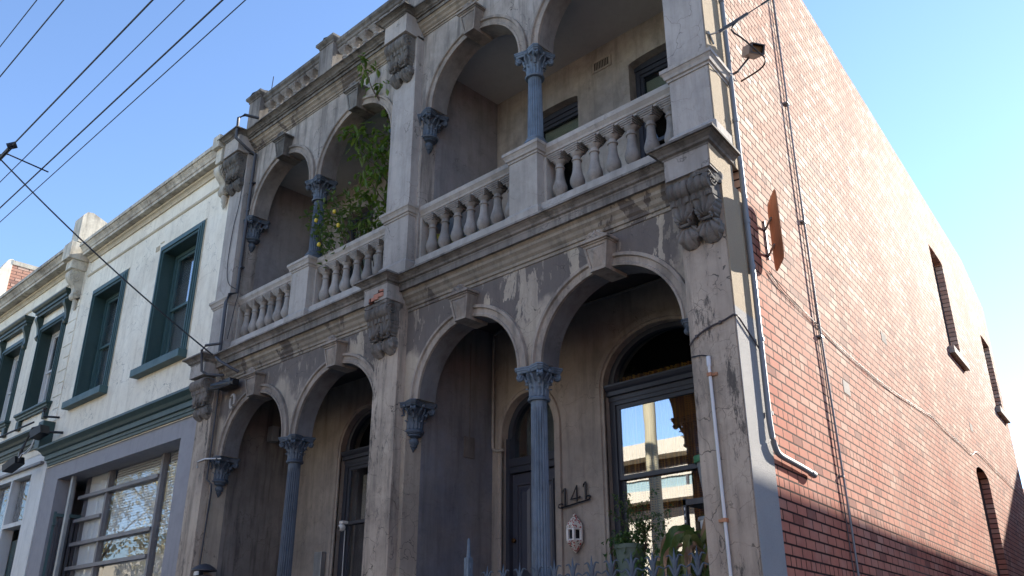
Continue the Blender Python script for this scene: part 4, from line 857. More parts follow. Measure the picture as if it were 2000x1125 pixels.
def bigscroll(x, ztop, h, d, w, mat, H):
    o = NM(); pts = [(.05, 0), (.8, -.01), (1, -.1), (1.0, -.25), (.86, -.38), (.62, -.50), (.45, -.62), (.44, -.74), (.52, -.82), (.50, -.93), (.36, -1.0), (.16, -.98), (.05, -.93)]
    seg = smoothpath([(a, 0, b_) for a, b_ in pts], 5); rows = []
    for p in seg:
        row = [o.verts.new((x-w/2, YW, ztop+p.z*h))]
        for k in range(13):
            u = k/12; row.append(o.verts.new((x-w/2+w*u, YW-d*p.x-.012*abs(math.cos(u*PI*3)), ztop+p.z*h)))
        row.append(o.verts.new((x+w/2, YW, ztop+p.z*h))); rows.append(row)
    for r0, r1 in zip(rows, rows[1:]):
        for k in range(14): o.faces.new((r0[k], r0[k+1], r1[k+1], r1[k]))
    for s in (-1, 1):
        for cy, cz, rr, sg in ((.62, -.24, .34, 1), (.32, -.82, .19, -1)):
            tube(o, [(x+s*(w/2+.004), YW-d*(cy+rr*(1-.85*t)*math.cos(t*14*sg)), ztop+h*(cz)+d*rr*1.6*(1-.85*t)*math.sin(t*14*sg)) for t in [i/36 for i in range(37)]], .014, 6)
    lathe(o, [(.05, 0), (.065, -.04), (.045, -.08), (.055, -.11), (.03, -.16), (.035, -.19), (.006, -.25)][::-1], 14, (x, YW-.05, ztop-h*.99))
    return obj('scroll_bracket', o, mat, H, 45)
b2 = bx(NM(), -14.72+.0, -14.58, YW-.012, YW+.01, 8.62, 8.64)
for i in range(5): bx(b2, -14.87+i*.03, -14.855+i*.03, YW-.014, YW+.01, 8.50, 8.60)
obj('air_vent', b2, 'whitesoff', S1)
bigscroll(-12.37, 9.22, .52, .25, .17, 'whitec', S1)
# green shop cornice and grey shopfront
obj('shop_cornice', sweep(NM(), [(-18.12, 6.1), (-18.12, YW), (-12.26, YW)], [(-.05, 0), (.03, 0), (.035, .04), (.05, .05), (.055, .10), (.09, .11), (.095, .19), (.13, .21), (.16, .26), (.21, .31), (.22, .32), (.22, .36), (-.05, .40)], z0=5.02), 'green', S1)
bm = NM(); panel(bm, lambda x, d, z: Vector((x, YW+.02+d, z)), [-18.28, -12.30], 0, 5.05, [(-17.62, -12.82, -.01, 4.72)], .36); obj('shopfront_surround', bm, 'grey', S1)
F = NM(); y = 6.43
for x in (-17.22, -16.13, -14.08): bx(F, x-.035 if x > -17 else x-.02, x+.035 if x > -17 else x+.02, y-.02 if x > -17 else y, y+.09, .2, 4.86) if x > -17 else None
bx(F, -17.25, -12.83, y-.02, y+.09, 4.80, 4.86)
for z in (4.36, 3.52, 3.10, 2.68, 2.26): bx(F, -17.30, -14.11, y-.05, y+.05, z-.025, z+.035)
bx(F, -17.30, -16.17, y-.05, y+.05, 3.915, 3.975)
Fo = obj('shopfront_frame', F, 'greyf', S1)
g = NM()
for a, c in ((-17.2, -16.17), (-16.09, -14.12), (-14.04, -12.7)): bx(g, a, c, y+.03, y+.036, .3, 4.8)
obj('pane', g, 'glass_s', Fo)
s = NM(); z = 4.78
while z > 3.4:
    for a, c in ((-16.02, -14.14), (-14.0, -12.8)): s.faces.new([s.verts.new(p) for p in ((a, y+.08, z), (c, y+.08, z), (c, y+.095, z+.041), (a, y+.095, z+.041))])
    z -= .045
obj('blind', s, 'slat', Fo); obj('window_film', B(-17.05, -16.2, y+.05, y+.055, .3, 4.8), 'slat', Fo); obj('shop_interior', B(-17.2, -12.7, y+.6, y+.62, 0, 4.8), 'slat', Fo)
obj('porch_post', B(-17.20, -17.11, 6.16, 6.22, 0, 4.75, .005), 'steel', S1)
b2 = NM(); bx(b2, -18.7, -17.2, 7.7, 7.72, 0, 4.75); bx(b2, -18.72, -18.70, 6.4, 7.7, 0, 4.75); bx(b2, -17.22, -17.20, 6.47, 7.7, 0, 4.75); bx(b2, -18.7, -12.8, 6.4, 7.7, 4.74, 4.76); obj('porch_lining', b2, 'grey', S1)
G_ = thing('metal_gate', 'dark blue-grey metal gate of upright slats standing open in the grey shop porch', 'gate', (-17.5, 6.4, 0))
ga, gb = Vector((-17.56, 6.13, 0)), Vector((-17.44, 6.66, 0)); gd = (gb-ga).normalized(); gn = Vector((gd.y, -gd.x, 0)); gu = Vector((0, 0, 1)); gl = (gb-ga).length
b2 = NM(); obx(b2, ga+gu*2.06, (.022, .022, 2.06), gd, gn, gu); obx(b2, gb+gu*2.04, (.022, .022, 2.04), gd, gn, gu); obx(b2, (ga+gb)/2+gu*4.06, (gl/2-.022, .015, .03), gd, gn, gu); obx(b2, ga+gn*.05+gu*3.9, (.02, .04, .03), gd, gn, gu); obj('gate_frame', b2, 'teal', G_)
for i in range(6): obj('slat', obx(NM(), ga+gd*(.05+gl*.88*(i+.5)/6)+gu*2.0, (.026, .008, 2.0), gd, gn, gu), 'pipe', G_)
# ---------------- third building: cream shop with hooded windows ----------------
S2 = thing('shop_building', 'cream shop further left with dark green hooded windows and a white shopfront', 'shop', (-22, 6.5, 0), 'painted shops left of the terrace')
w2 = [(-20.22, -18.98), (-22.57, -21.33), (-24.92, -23.68)]
bm = NM(); panel(bm, lambda x, d, z: Vector((x, YW+d, z)), [-26, -18.25], 5.35, 9.7, [(a, c, 6.45, 8.30) for a, c in w2], .3); obj('wall', bm, 'white', S2)
bm = NM()
for i in range(12):
    wd = .30 if i % 2 else .44; bx(bm, -18.27-wd, -18.262, YW-.018, YW+.01, 5.95+i*.27, 5.95+i*.27+.255, .006)
obj('quoins', bm, 'white', S2)
for a, c in w2:
    W_ = wframe(S2, a, c, 6.45, 8.30, 'green', 'green_dk', False, 0, True, 'whitepaint')
    hd = sweep(NM(), [(a-.22, YW), (a-.22, YW-.10), (c+.22, YW-.10), (c+.22, YW)], [(-.05, 0), (.01, 0), (.02, .05), (.05, .06), (.055, .11), (.09, .13), (.12, .17), (.12, .20), (-.05, .24)], z0=8.66); bx(hd, a-.21, c+.21, YW-.09, YW, 8.67, 8.88); obj('window_hood', hd, 'green_dk', W_)
    for xx in (a-.16, c+.16):
        o = NM(); seg = smoothpath([(.14, 0, 0), (.15, 0, -.08), (.09, 0, -.22), (.06, 0, -.40), (.085, 0, -.47), (.05, 0, -.53), (.0, 0, -.55)], 4); rows = [[o.verts.new((xx+sx*.055, YW-p.x*(1 if j else 0), 8.66+p.z)) for sx, j in ((-1, 0), (-1, 1), (-.4, 1), (0, 1), (.4, 1), (1, 1), (1, 0))] for p in seg]
        for r0, r1 in zip(rows, rows[1:]):
            for k in range(6): o.faces.new((r0[k], r0[k+1], r1[k+1], r1[k]))
        obj('hood_bracket', o, 'green_dk', W_, 50)
        obj('sill_bracket', B(xx-.05 if xx < a else xx-.12, xx+.12 if xx < a else xx+.05, YW-.08, YW, 6.08, 6.28, .02), 'green_dk', W_)
    obj('window_sill', sweep(NM(), [(a-.22, YW), (a-.22, YW-.06), (c+.22, YW-.06), (c+.22, YW)], [(-.06, 0), (.0, 0), (.005, .03), (.03, .05), (.035, .08), (.07, .11), (.07, .15), (-.06, .17)], z0=6.28), 'green', W_)
CW2 = [(d*1.25, z*1.1) for d, z in CW]
obj('cornice', sweep(NM(), [(-27, YW), (-18.5, YW)], CW2, z0=9.50), 'whitec', S2)
obj('cornice_bed', sweep(NM(), [(-27, YW), (-18.5, YW)], bmold, z0=9.39), 'whitesoff', S2); obj('frieze_bead', sweep(NM(), [(-27, YW), (-18.6, YW)], [(-.02, 0), (.014, .0), (.028, .02), (.028, .035), (.014, .06), (-.02, .06)], z0=9.08), 'whitesoff', S2)
b2 = B(-18.62, -18.22, 5.62, 6.1, 9.36, 9.74, .015); bx(b2, -18.56, -18.26, 5.72, 6.05, 9.16, 9.36, .01); obj('cornice_block', b2, 'whitec', S2)
bigscroll(-18.41, 9.16, .62, .30, .22, 'whitec', S2)
o = NM(); prof = [(0, 0), (0, .62), (.08, .72), (.2, .74), (.9, .46), (.9, .52), (1.3, .40), (1.3, 0)]
v0 = [o.verts.new((-18.64, 5.74+a, 9.76+b_)) for a, b_ in prof]; v1 = [o.verts.new((-18.22, 5.74+a, 9.76+b_)) for a, b_ in prof]
o.faces.new(v0); o.faces.new(v1[::-1])
for k in range(len(prof)): o.faces.new((v0[k], v0[(k+1) % 8], v1[(k+1) % 8], v1[k]))
lathe(o, [(.13, 0), (.13, .02)], 20, (0, 0, 0)) if 0 else None
obj('parapet_end', o, 'whitec', S2)
obj('shop_cornice', sweep(NM(), [(-27, YW), (-18.5, YW)], [(-.05, 0), (.03, 0), (.035, .04), (.05, .05), (.055, .10), (.09, .11), (.095, .19), (.13, .21), (.16, .26), (.21, .31), (.22, .32), (.22, .36), (-.05, .40)], z0=5.50), 'green_dk', S2)
obj('cornice_end_block', B(-18.52, -18.26, 5.82, 6.1, 5.36, 5.92, .02), 'green', S2)
obj('fascia_board', B(-27, -18.45, 5.98, 6.05, 5.12, 5.17), 'greyf', S2)
bm = NM(); ops2 = [(-20.06, -19.02, 4.1, 5.0), (-21.3, -20.14, 3.3, 5.0), (-22.6, -21.4, 3.3, 5.0), (-20.06, -19.02, -.01, 4.02)]
panel(bm, lambda x, d, z: Vector((x, YW+d, z)), [-27, -18.27], 0, 5.36, ops2, .22); obj('shopfront', bm, 'whitepaint', S2)
g = NM(); bx(g, -20.08, -19.0, YW+.13, YW+.135, 4.1, 5.0); bx(g, -22.62, -20.12, YW+.13, YW+.135, 3.3, 5.0); obj('pane', g, 'glass_s', S2)
nb = NB('textured_obscure_glass'); nb.out(nb.mix(nb.ramp(nb.noise(9, nb.map((3, 1, 1)), detail=9), .4, .6), (.05, .05, .05), (.5, .5, .47)), .2, nb.noise(22, nb.map((1, 1, .35))), 1, .1); M['obsc'] = nb.m
g = NM(); bx(g, -20.08, -19.0, YW+.16, YW+.165, 4.1, 5.0); bx(g, -22.62, -20.12, YW+.16, YW+.165, 3.3, 5.0); obj('obscure_backing', g, 'obsc', S2)
dr = obj('door', B(-19.95, -19.1, YW+.20, YW+.24, 0, 3.8), 'green', S2); obj('door_glass', B(-19.75, -19.3, YW+.185, YW+.19, 1.5, 3.5), 'glass_d', dr)
# house beyond with parapet end and brick chimney breast
S3 = thing('house', 'pale house at the far left showing a white-rendered parapet end with orange brick behind', 'house', (-28, 8, 0))
obj('wall', B(-40, -26.02, 6.1, 12, 0, 9.3), 'white', S3)
o = NM(); prof = [(0, 0), (0, .35), (.12, .8), (.3, 1.0), (.5, 1.02), (.9, .95), (.9, 0)]
prof = [(0, 0), (0, 1.35), (.18, 1.55), (.36, 1.95), (.42, 2.0), (.48, 2.0), (.48, 0)]
v0 = [o.verts.new((-25.0, 5.75+a, 9.5+b_)) for a, b_ in prof]; v1 = [o.verts.new((-24.5, 5.75+a, 9.5+b_)) for a, b_ in prof]
o.faces.new(v0); o.faces.new(v1[::-1])
for k in range(7): o.faces.new((v0[k], v0[(k+1) % 7], v1[(k+1) % 7], v1[k]))
obj('parapet_end', o, 'white', S3); obj('brick_chimney', B(-24.98, -24.51, 6.23, 8.6, 9.3, 11.36), 'brick3', S3); obj('brick_coping', B(-25.0, -24.49, 6.23, 8.6, 11.36, 11.48), 'whitec', S3)
for nm, a, c, S in (('shop_body', -18.2, -12.3, S1), ('shop_body', -25.9, -18.3, S2)): obj(nm, B(a, c, 7.9, 16, 0, 9.3), 'white', S); obj('roof', B(a, c, 6.4, 16, 9.3, 9.45), 'greyf', S)
# bracket light cluster between the shops
K_ = thing('bracket_lights', 'two black spotlights with looped white cable between the two shopfronts', 'spotlights', (-18.4, 5.8, 5.3))
obj('spotlight', obx(NM(), Vector((-17.97, 5.70, 5.60)), (.14, .10, .08), Vector((-.85, -.3, -.35)).normalized(), Vector((.3, -.95, 0)), Vector((-.3, -.1, .95))), 'black', K_)
obj('spotlight', obx(NM(), Vector((-18.75, 5.60, 5.08)), (.20, .10, .07), Vector((-.9, -.2, -.35)).normalized(), Vector((.2, -.97, 0)), Vector((-.3, -.1, .95))), 'black', K_)
bm = NM(); tube(bm, [(-17.75, 6.05, 5.62), (-17.95, 5.75, 5.62)], .025, 8); tube(bm, [(-18.35, 6.0, 5.9), (-18.40, 5.7, 5.75), (-18.50, 5.62, 5.35), (-18.55, 5.62, 5.1)], .03, 8); tube(bm, [(-18.1, 6.04, 5.98), (-18.25, 5.8, 5.98), (-18.25, 5.8, 6.12)], .022, 6); lathe(bm, [(.05, 0), (.05, .02), (.03, .03), (.045, .05), (.045, .07), (.02, .09)], 12, (-18.25, 5.8, 6.08)); obj('bracket', bm, 'rust' if 0 else 'black', K_, 50)
bm = NM()
for o_ in (0, .05): tube(bm, smoothpath([(-18.05, 5.66, 5.52), (-18.15, 5.66, 5.38-o_), (-18.30, 5.64, 5.28-o_), (-18.45, 5.62, 5.25), (-18.52, 5.6, 5.18), (-18.6, 5.6, 5.3)], 5), .009, 6)
obj('white_cable', bm, 'pvcw', K_); 
bm = tube(NM(), smoothpath([(-24, 5.3, 5.65), (-21, 5.4, 5.68), (-19.3, 5.55, 5.78), (-18.42, 5.7, 5.88)], 5), .018, 6); solo('shop_wire', bm, 'wire', 'black wire running from the spotlights off to the left along the shops', 'cable')
bm = NM(); tube(bm, [(-17.82, 6.0, 5.32+.0), (-17.82, 6.0, 5.33)], .01, 5)
tube(bm, [(-17.84+.05*math.cos(t*.6)*(1-t*.03), 6.01, 5.36+.07*math.sin(t*.6)*(1-t*.03)) for t in range(22)], .008, 5); solo('cable_coil', bm, 'wire', 'small coil of cable hanging under the right spotlight', 'cable coil')
# ---------------- overhead wires along the street ----------------
def wire(y, z, r, label, sag=.0, yz2=None):
    pts = [(-45+i*2.0, y, z+.00004*((-45+i*2.0)+5)**2) for i in range(31)]
    solo('overhead_wire', tube(NM(), pts, r, 5), 'wire', label, 'overhead wire', 'overhead wires along the street', smooth=60)
for y_, r_, lb in ((1.99, .006, 'thinnest overhead wire, crossing the extreme top left corner of the sky'), (2.2, .008, 'overhead wire second from the top left corner'), (2.9, .011, 'thick overhead wire with a connector clamp, third from the top left corner'), (3.15, .007, 'thin overhead wire just right of the clamped thick wire'), (3.45, .011, 'thick overhead wire, fifth from the top left corner, carrying the end of the cross strut'), (3.63, .007, 'thin overhead wire nearest the terrace parapet')): wire(y_, 8.5, r_, lb)
bm = NM(); tube(bm, [(-13.5, 2.9, 8.5), (-12.9, 2.9, 8.5)], .032, 6); tube(bm, [(-12.95, 2.86, 8.5), (-12.9, 2.96, 8.56)], .05, 6); tube(bm, smoothpath([(-13.3, 2.88, 8.52), (-13.6, 2.78, 8.48), (-13.9, 2.6, 8.6)], 4), .012, 5); solo('wire_connector', bm, 'wire', 'dark connector clamp on the thick overhead wire at the left edge', 'wire clamp')
solo('cross_strut', tube(NM(), [(-13.9, 2.6, 8.62), (-13.2, 2.95, 8.52), (-13.25, 3.55, 8.49)], .011, 6), 'wire', 'thin rod linking two thick overhead wires at the left edge', 'wire spacer')
solo('parapet_rod', tube(NM(), [(-11.82, 6.3, 10.68), (-11.80, 6.3, 10.98)], .008, 6), 'wire', 'thin metal rod standing on the left end post of the parapet', 'rod')
# ---------------- iron fence with spear finials ----------------
Fe = thing('iron_fence', 'blue-grey iron palisade fence with fleur-de-lis tips in front of the right-hand porch', 'fence', (-5.1, 6.06, 1.2))
def fleur(h=.24):
    o = NM(); s = h/.24
    sh = [(0, .24), (.012, .17), (.021, .13), (.012, .09), (.010, .04), (.012, 0)]
    lathe(o, [(.012*s, 0), (.012*s, .05*s), (.02*s, .10*s), (.026*s, .13*s), (.014*s, .17*s), (.002, .245*s)], 8)
    for sd_ in (-1, 1):
        for (x1, z1, x2, z2, w) in ((.045, .175, .075, .18, .014), (.055, .10, .10, .095, .017)):
            p = smoothpath([(0, 0, (z1-.07)*s), (sd_*x1*.6*s, 0, (z1-.01)*s), (sd_*x1*s, 0, (z1+.015)*s), (sd_*x2*s, 0, z2*s)], 4)
            tube(o, p, w*s, 6, .004)
    for v in o.verts: v.co.y *= .6
    return o
f0 = fleur(.25); fm = bpy.data.meshes.new('finial'); f0.to_mesh(fm); f0.free(); fm.materials.append(M['blue_dk']); fm.polygons.foreach_set('use_smooth', [True]*len(fm.polygons))
f0 = fleur(.14); fs = bpy.data.meshes.new('small_finial'); f0.to_mesh(fs); f0.free(); fs.materials.append(M['blue_dk']); fs.polygons.foreach_set('use_smooth', [True]*len(fs.polygons))
n = 12; dxp = (3.84-6.13)/-(n-1)
obj('rail', B(-7.3, -3.72, 6.045, 6.075, 2.02, 2.06), 'blue', Fe); obj('rail', B(-7.3, -3.72, 6.045, 6.075, 1.35, 1.39), 'blue', Fe)
for i in range(n):
    x = -6.13+dxp*i; p = obj('picket', B(x-.010, x+.010, 6.05, 6.07, 1.2, 2.16), 'blue', Fe); inst('finial', fm, p, (x, 6.06, 2.155))
    if i < n-1: p = obj('short_picket', B(x+dxp/2-.008, x+dxp/2+.008, 6.052, 6.068, 1.2, 2.10), 'blue', Fe); inst('small_finial', fs, p, (x+dxp/2, 6.06, 2.09))
p = obj('gate_post', B(-6.42, -6.36, 6.03, 6.09, 1.2, 2.5), 'blue', Fe); obj('spike', lathe(NM(), [(.035, 2.40), (.036, 2.44), (.026, 2.46), (.028, 2.49), (.02, 2.51), (.013, 2.67), (.006, 2.68)], 8, (-6.39, 6.06, 0)), 'blue', p)
# ---------------- plants ----------------
def leaf(bm, p, d, up, L, w, fold=.25, droop=.3):
    d = d.normalized(); s = d.cross(up).normalized(); n_ = s.cross(d)
    a = bm.verts.new(p); m1 = p+d*L*.45; m2 = p+d*L*.8-Vector((0, 0, L*droop*.4)); t = bm.verts.new(p+d*L-Vector((0, 0, L*droop)))
    c1 = bm.verts.new(m1-n_*w*fold); c2 = bm.verts.new(m2-n_*w*fold*.7)
    l1, r1 = bm.verts.new(m1+s*w*.5), bm.verts.new(m1-s*w*.5); l2, r2 = bm.verts.new(m2+s*w*.36), bm.verts.new(m2-s*w*.36)
    for f in ((a, l1, c1), (a, c1, r1), (l1, l2, c2, c1), (c1, c2, r2, r1), (l2, t, c2), (c2, t, r2)): bm.faces.new(f)
def rv(): return Vector((random.gauss(0, 1), random.gauss(0, 1), random.gauss(0, 1))).normalized()
Tr = thing('climbing_tree', 'tall leafy climber growing up behind the centre pier on the left balcony', 'tree', (-8.4, 6.6, 5.75))
tk = NM(); lf = NM()
stems = [[(-8.3, 6.75, 5.75), (-8.35, 6.7, 6.8), (-8.3, 6.55, 7.6), (-8.35, 6.45, 8.3), (-8.3, 6.35, 8.6)], [(-8.3, 6.75, 5.75), (-8.25, 6.6, 6.9), (-8.45, 6.4, 7.8), (-8.8, 6.2, 8.4), (-9.1, 6.1, 8.55)], [(-8.35, 6.6, 7.9), (-8.38, 6.2, 8.6), (-8.42, 5.98, 8.9), (-8.5, 5.92, 9.2), (-8.62, 5.88, 9.42)], [(-8.3, 6.6, 7.0), (-8.6, 6.4, 7.4), (-8.75, 6.3, 7.7)], [(-8.3, 6.6, 7.2), (-8.7, 6.35, 7.9), (-8.95, 6.2, 8.15)]]
for s in stems:
    sp = smoothpath(s, 5); tube(tk, sp, .014, 6, .004)
obj('branches', tk, 'bark', Tr, 60)
def clump(bm, c, rad, n, L, w, ang=0):
    for i in range(n):
        p = Vector(c)+Vector((random.gauss(0, rad[0]), random.gauss(0, rad[1]), random.gauss(0, rad[2]))); d = rv(); d.z = -abs(d.z)*.6-.1; leaf(bm, p, d, Vector((0, 0, 1)) if abs(d.z) < .9 else Vector((1, 0, 0)), L*random.uniform(.6, 1.2), w*random.uniform(.7, 1.2), .25, random.uniform(.2, .6))
for c, rad, n in (((-8.32, 6.5, 8.1), (.13, .12, .25), 260), ((-8.30, 6.55, 7.6), (.13, .12, .25), 260), ((-8.40, 6.5, 7.15), (.16, .12, .18), 170), ((-8.25, 6.55, 6.85), (.13, .12, .12), 80), ((-8.65, 6.3, 7.75), (.12, .08, .10), 50), ((-8.72, 6.3, 7.45), (.10, .08, .07), 36), ((-8.55, 6.3, 8.2), (.16, .08, .12), 70), ((-8.85, 6.15, 8.42), (.13, .06, .07), 40), ((-9.08, 6.08, 8.5), (.09, .05, .05), 22), ((-8.75, 6.2, 8.15), (.13, .06, .06), 30), ((-8.30, 6.25, 8.62), (.1, .06, .06), 22), ((-8.35, 6.02, 8.9), (.09, .04, .05), 14), ((-8.46, 5.93, 9.22), (.07, .04, .05), 14), ((-8.6, 5.88, 9.42), (.05, .03, .05), 9), ((-8.95, 6.3, 7.9), (.05, .04, .03), 5), ((-8.75, 6.35, 7.0), (.1, .1, .05), 22)): clump(lf, c, rad, int(n*1.15), .105, .058)
obj('crown', lf, 'leaf', Tr)
Le = thing('lemon_tree', 'lemon tree with yellow fruit leaning over the left balcony beside its column', 'tree', (-9.0, 6.5, 5.75))
tk = NM(); lf = NM(); tips = []
base = Vector((-8.95, 6.65, 5.75))
for tgt in [(-10.0, 6.12, 7.55), (-9.7, 6.1, 7.25), (-9.4, 6.05, 7.45), (-9.15, 6.1, 7.25), (-9.0, 6.1, 7.6), (-8.8, 6.2, 7.5), (-9.3, 6.0, 7.0), (-9.55, 6.05, 7.3), (-8.65, 6.3, 7.3), (-9.5, 6.08, 6.9), (-9.05, 6.05, 7.05), (-8.7, 6.2, 7.1), (-9.25, 6.02, 7.6), (-8.9, 6.1, 7.3), (-9.6, 6.05, 7.55)]:
    t = Vector(tgt); m = base.lerp(t, .5)+Vector((random.uniform(-.1, .1), random.uniform(-.1, .1), random.uniform(0, .15))); sp = smoothpath([base, m, t], 6); tube(tk, sp, .011, 5, .003); tips.append((m.lerp(t, .4), t))
obj('branches', tk, 'bark', Le, 60)
for m, t in tips:
    for i in range(34):
        u = random.random()**.7; p = m.lerp(t, u)+rv()*random.uniform(.01, .12); d = rv()+Vector((-.2, -.3, .3)); leaf(lf, p, d, Vector((0, 0, 1)), random.uniform(.06, .11), .042, .2, .15)
obj('crown', lf, 'leaf2', Le)
for p in [(-9.50, 5.98, 7.22), (-9.10, 6.0, 7.22), (-8.95, 5.98, 6.95), (-9.36, 5.97, 6.80)]:
    q = NM(); bmesh.ops.create_uvsphere(q, u_segments=14, v_segments=10, radius=.026)
    for v in q.verts: v.co.z *= 1.3+.15*(abs(v.co.z) > .03)
    bmesh.ops.translate(q, verts=q.verts, vec=p); obj('lemon', q, 'lemon', Le, 80)
# palm leaf behind the balusters of 141
Pm = thing('potted_palm', 'small palm with yellowing fronds poking between the balusters beside the centre pier', 'plant', (-6.95, 6.5, 5.75))
lf = NM(); c = Vector((-6.88, 6.45, 6.2))
for i in range(30):
    b0 = c+Vector((-.03*i*.4, -.006*i, .004*i)); d = Vector((-.8, -.25, random.uniform(-.5, .5))); leaf(lf, b0, d, Vector((0, 1, .2)), random.uniform(.14, .24), .016, .1, .15)
obj('frond', lf, 'palm', Pm); lf = NM()
for i in range(60):
    d = Vector((random.uniform(-.5, .7), random.uniform(-.4, .4), random.uniform(.2, 1))); leaf(lf, c+Vector((.1, .15, -.1)), d, Vector((0, 1, 0)), random.uniform(.3, .5), .03, .1, .3)
obj('foliage', lf, 'leaf3', Pm); obj('pot', lathe(NM(), [(.12, 5.74), (.17, 6.05), (.18, 6.05), (.18, 6.09), (.15, 6.09), (.14, 5.9)], 20, (-6.78, 6.62, 0)), 'pot', Pm, 40)
# tiny weeds on the centre ledge
lf = NM()
for i in range(26): leaf(lf, Vector((-7.40+random.uniform(-.05, .05), 5.92, 5.76)), rv()+Vector((0, -.3, .8)), Vector((0, 0, 1)), .05, .018)
solo('ledge_weed', lf, 'drylf', 'tiny dry weed growing on the ledge beside the centre pier block', 'weed')
# potted plants behind the fence
P1 = thing('potted_shrub', 'small-leaved straggly shrub in a grey-green pot below the left edge of the big window', 'potted plant', (-5.15, 6.95, 2.1))
obj('pot', lathe(NM(), [(.10, 2.22), (.145, 2.55), (.155, 2.55), (.155, 2.59), (.13, 2.59), (.12, 2.5)], 24, (-5.12, 6.95, 0)), 'pot', P1, 40)
lf = NM(); tk = NM()
for i in range(24):
    t = Vector((-5.1+random.uniform(-.28, .55), 6.85+random.uniform(-.1, .15), 2.5+random.uniform(.1, .55)*(1.5 if i in (3, 9) else 1))); b0 = Vector((-5.1+random.uniform(-.05, .2), 6.95, 2.5)); sp = smoothpath([b0, b0.lerp(t, .5)+Vector((0, 0, .08)), t], 5); tube(tk, sp, .004, 4, .0015)
    for p in sp[3:]:
        for k in range(5): leaf(lf, p+rv()*.02, rv()+Vector((0, 0, .3)), Vector((0, 0, 1)), .04, .018)
clump(lf, (-4.95, 6.9, 2.42), (.20, .06, .10), 420, .05, .022); clump(lf, (-5.15, 6.9, 2.62), (.10, .05, .07), 160, .05, .03)
obj('stems', tk, 'bark', P1); obj('foliage', lf, 'leaf3', P1)
P2 = thing('cane_plant', 'drooping cane plant with broad green and dried brown leaves below the big window', 'potted plant', (-4.35, 6.8, 1.9))
def strap(bm, pts, w):
    sp = smoothpath(pts, 6); prev = None; L = len(sp)
    for i, p in enumerate(sp):
        t = i/(L-1); d = (sp[min(i+1, L-1)]-sp[max(0, i-1)]).normalized(); s_ = d.cross(Vector((.25, -1, .1))).normalized(); ww = w*math.sin(PI*min(1, .12+t*.88))**.7
        s_ = (s_+Vector((0, -.25, 0))).normalized()
        tw_ = 1+.5*math.sin(i*1.1+w*300); row = [bm.verts.new(p+s_*ww*tw_+Vector((0, .02*math.sin(i*.8), 0))), bm.verts.new(p+Vector((0, .018, -.022))), bm.verts.new(p-s_*ww*(1.5-.5*tw_))]
        if prev:
            for k in range(2): bm.faces.new((prev[k], prev[k+1], row[k+1], row[k]))
        prev = row
lg, lb = NM(), NM(); cc = Vector((-4.22, 6.75, 2.56))
rs = random.Random(11)
for i in range(34):
    a = rs.uniform(-PI, PI); rr = rs.uniform(.28, .60); h = rs.uniform(.02, .16); zb_ = rs.uniform(-.45, .02); dx_ = rr*math.cos(a); dy_ = -.10+.14*math.sin(a)
    p = [(0, 0, zb_), (dx_*.35, dy_*.4, zb_+h), (dx_*.72, dy_*.8, zb_+h*.55), (dx_*.98, dy_, zb_-rs.uniform(.08, .3)), (dx_*1.05, dy_*1.1, zb_-rs.uniform(.32, .5))]
    dry = i % 5 == 0
    strap(lb if dry else lg, [cc+Vector(q) for q in p], .022 if dry else rs.uniform(.026, .040))
for p in ([(-.1, -.15, -.05), (-.22, -.2, -.12), (-.25, -.22, -.35), (-.22, -.22, -.60)], [(.0, -.15, -.08), (-.02, -.22, -.16), (.02, -.24, -.40), (.0, -.24, -.66)]): strap(lb, [cc+Vector(q) for q in p], .016)
obj('green_leaves', lg, leafmat('cane_leaf_olive', (.07, .14, .04), (.24, .24, .09)), P2); obj('dry_leaves', lb, 'drylf', P2); obj('cane', rod([(-4.25, 6.8, 1.5), (-4.26, 6.78, 2.7)], .02), 'bark', P2)
Sh = thing('metal_shelf', 'dark slotted metal shelf unit at the right edge of the big window', 'shelf', (-4.1, 6.9, 1.5))
b2 = NM(); bx(b2, -4.45, -4.42, 6.86, 6.89, 1.5, 2.93); bx(b2, -4.45, -4.41, 6.89, 6.893, 1.5, 2.93); obj('slotted_post', b2, 'pipe', Sh); obj('shelf_board', B(-4.45, -3.75, 6.86, 7.2, 2.87, 2.92), 'pipe', Sh)
b2 = NM()
for i in range(16): bx(b2, -4.44, -4.43, 6.856, 6.86, 2.0+i*.055, 2.025+i*.055)
obj('slots', b2, 'pvcw', Sh)
Bu = thing('bucket', 'tall grey bucket with green rim standing on the metal shelf', 'bucket', (-4.22, 7.0, 2.92)); obj('bucket_body', lathe(NM(), [(.08, 2.92), (.12, 3.24)], 24, (-4.22, 7.0, 0)), 'pipe_g', Bu, 40); obj('rim', lathe(NM(), [(.14, 3.24), (.145, 3.25), (.145, 3.30), (.13, 3.30), (.125, 3.25)], 24, (-4.22, 7.0, 0)), paint('green_plastic', (.05, .22, .10), .4), Bu, 40)
Tu = thing('white_tub', 'white plastic tub under the metal shelf beside the corner pier', 'tub', (-4.18, 6.95, 2.45)); obj('tub_body', lathe(NM(), [(.11, 2.45), (.13, 2.72)], 24, (-4.2, 6.95, 0)), 'pvcw', Tu, 40); obj('lid', lathe(NM(), [(.14, 2.72), (.14, 2.75)], 24, (-4.2, 6.95, 0)), 'pipe_g', Tu, 40)
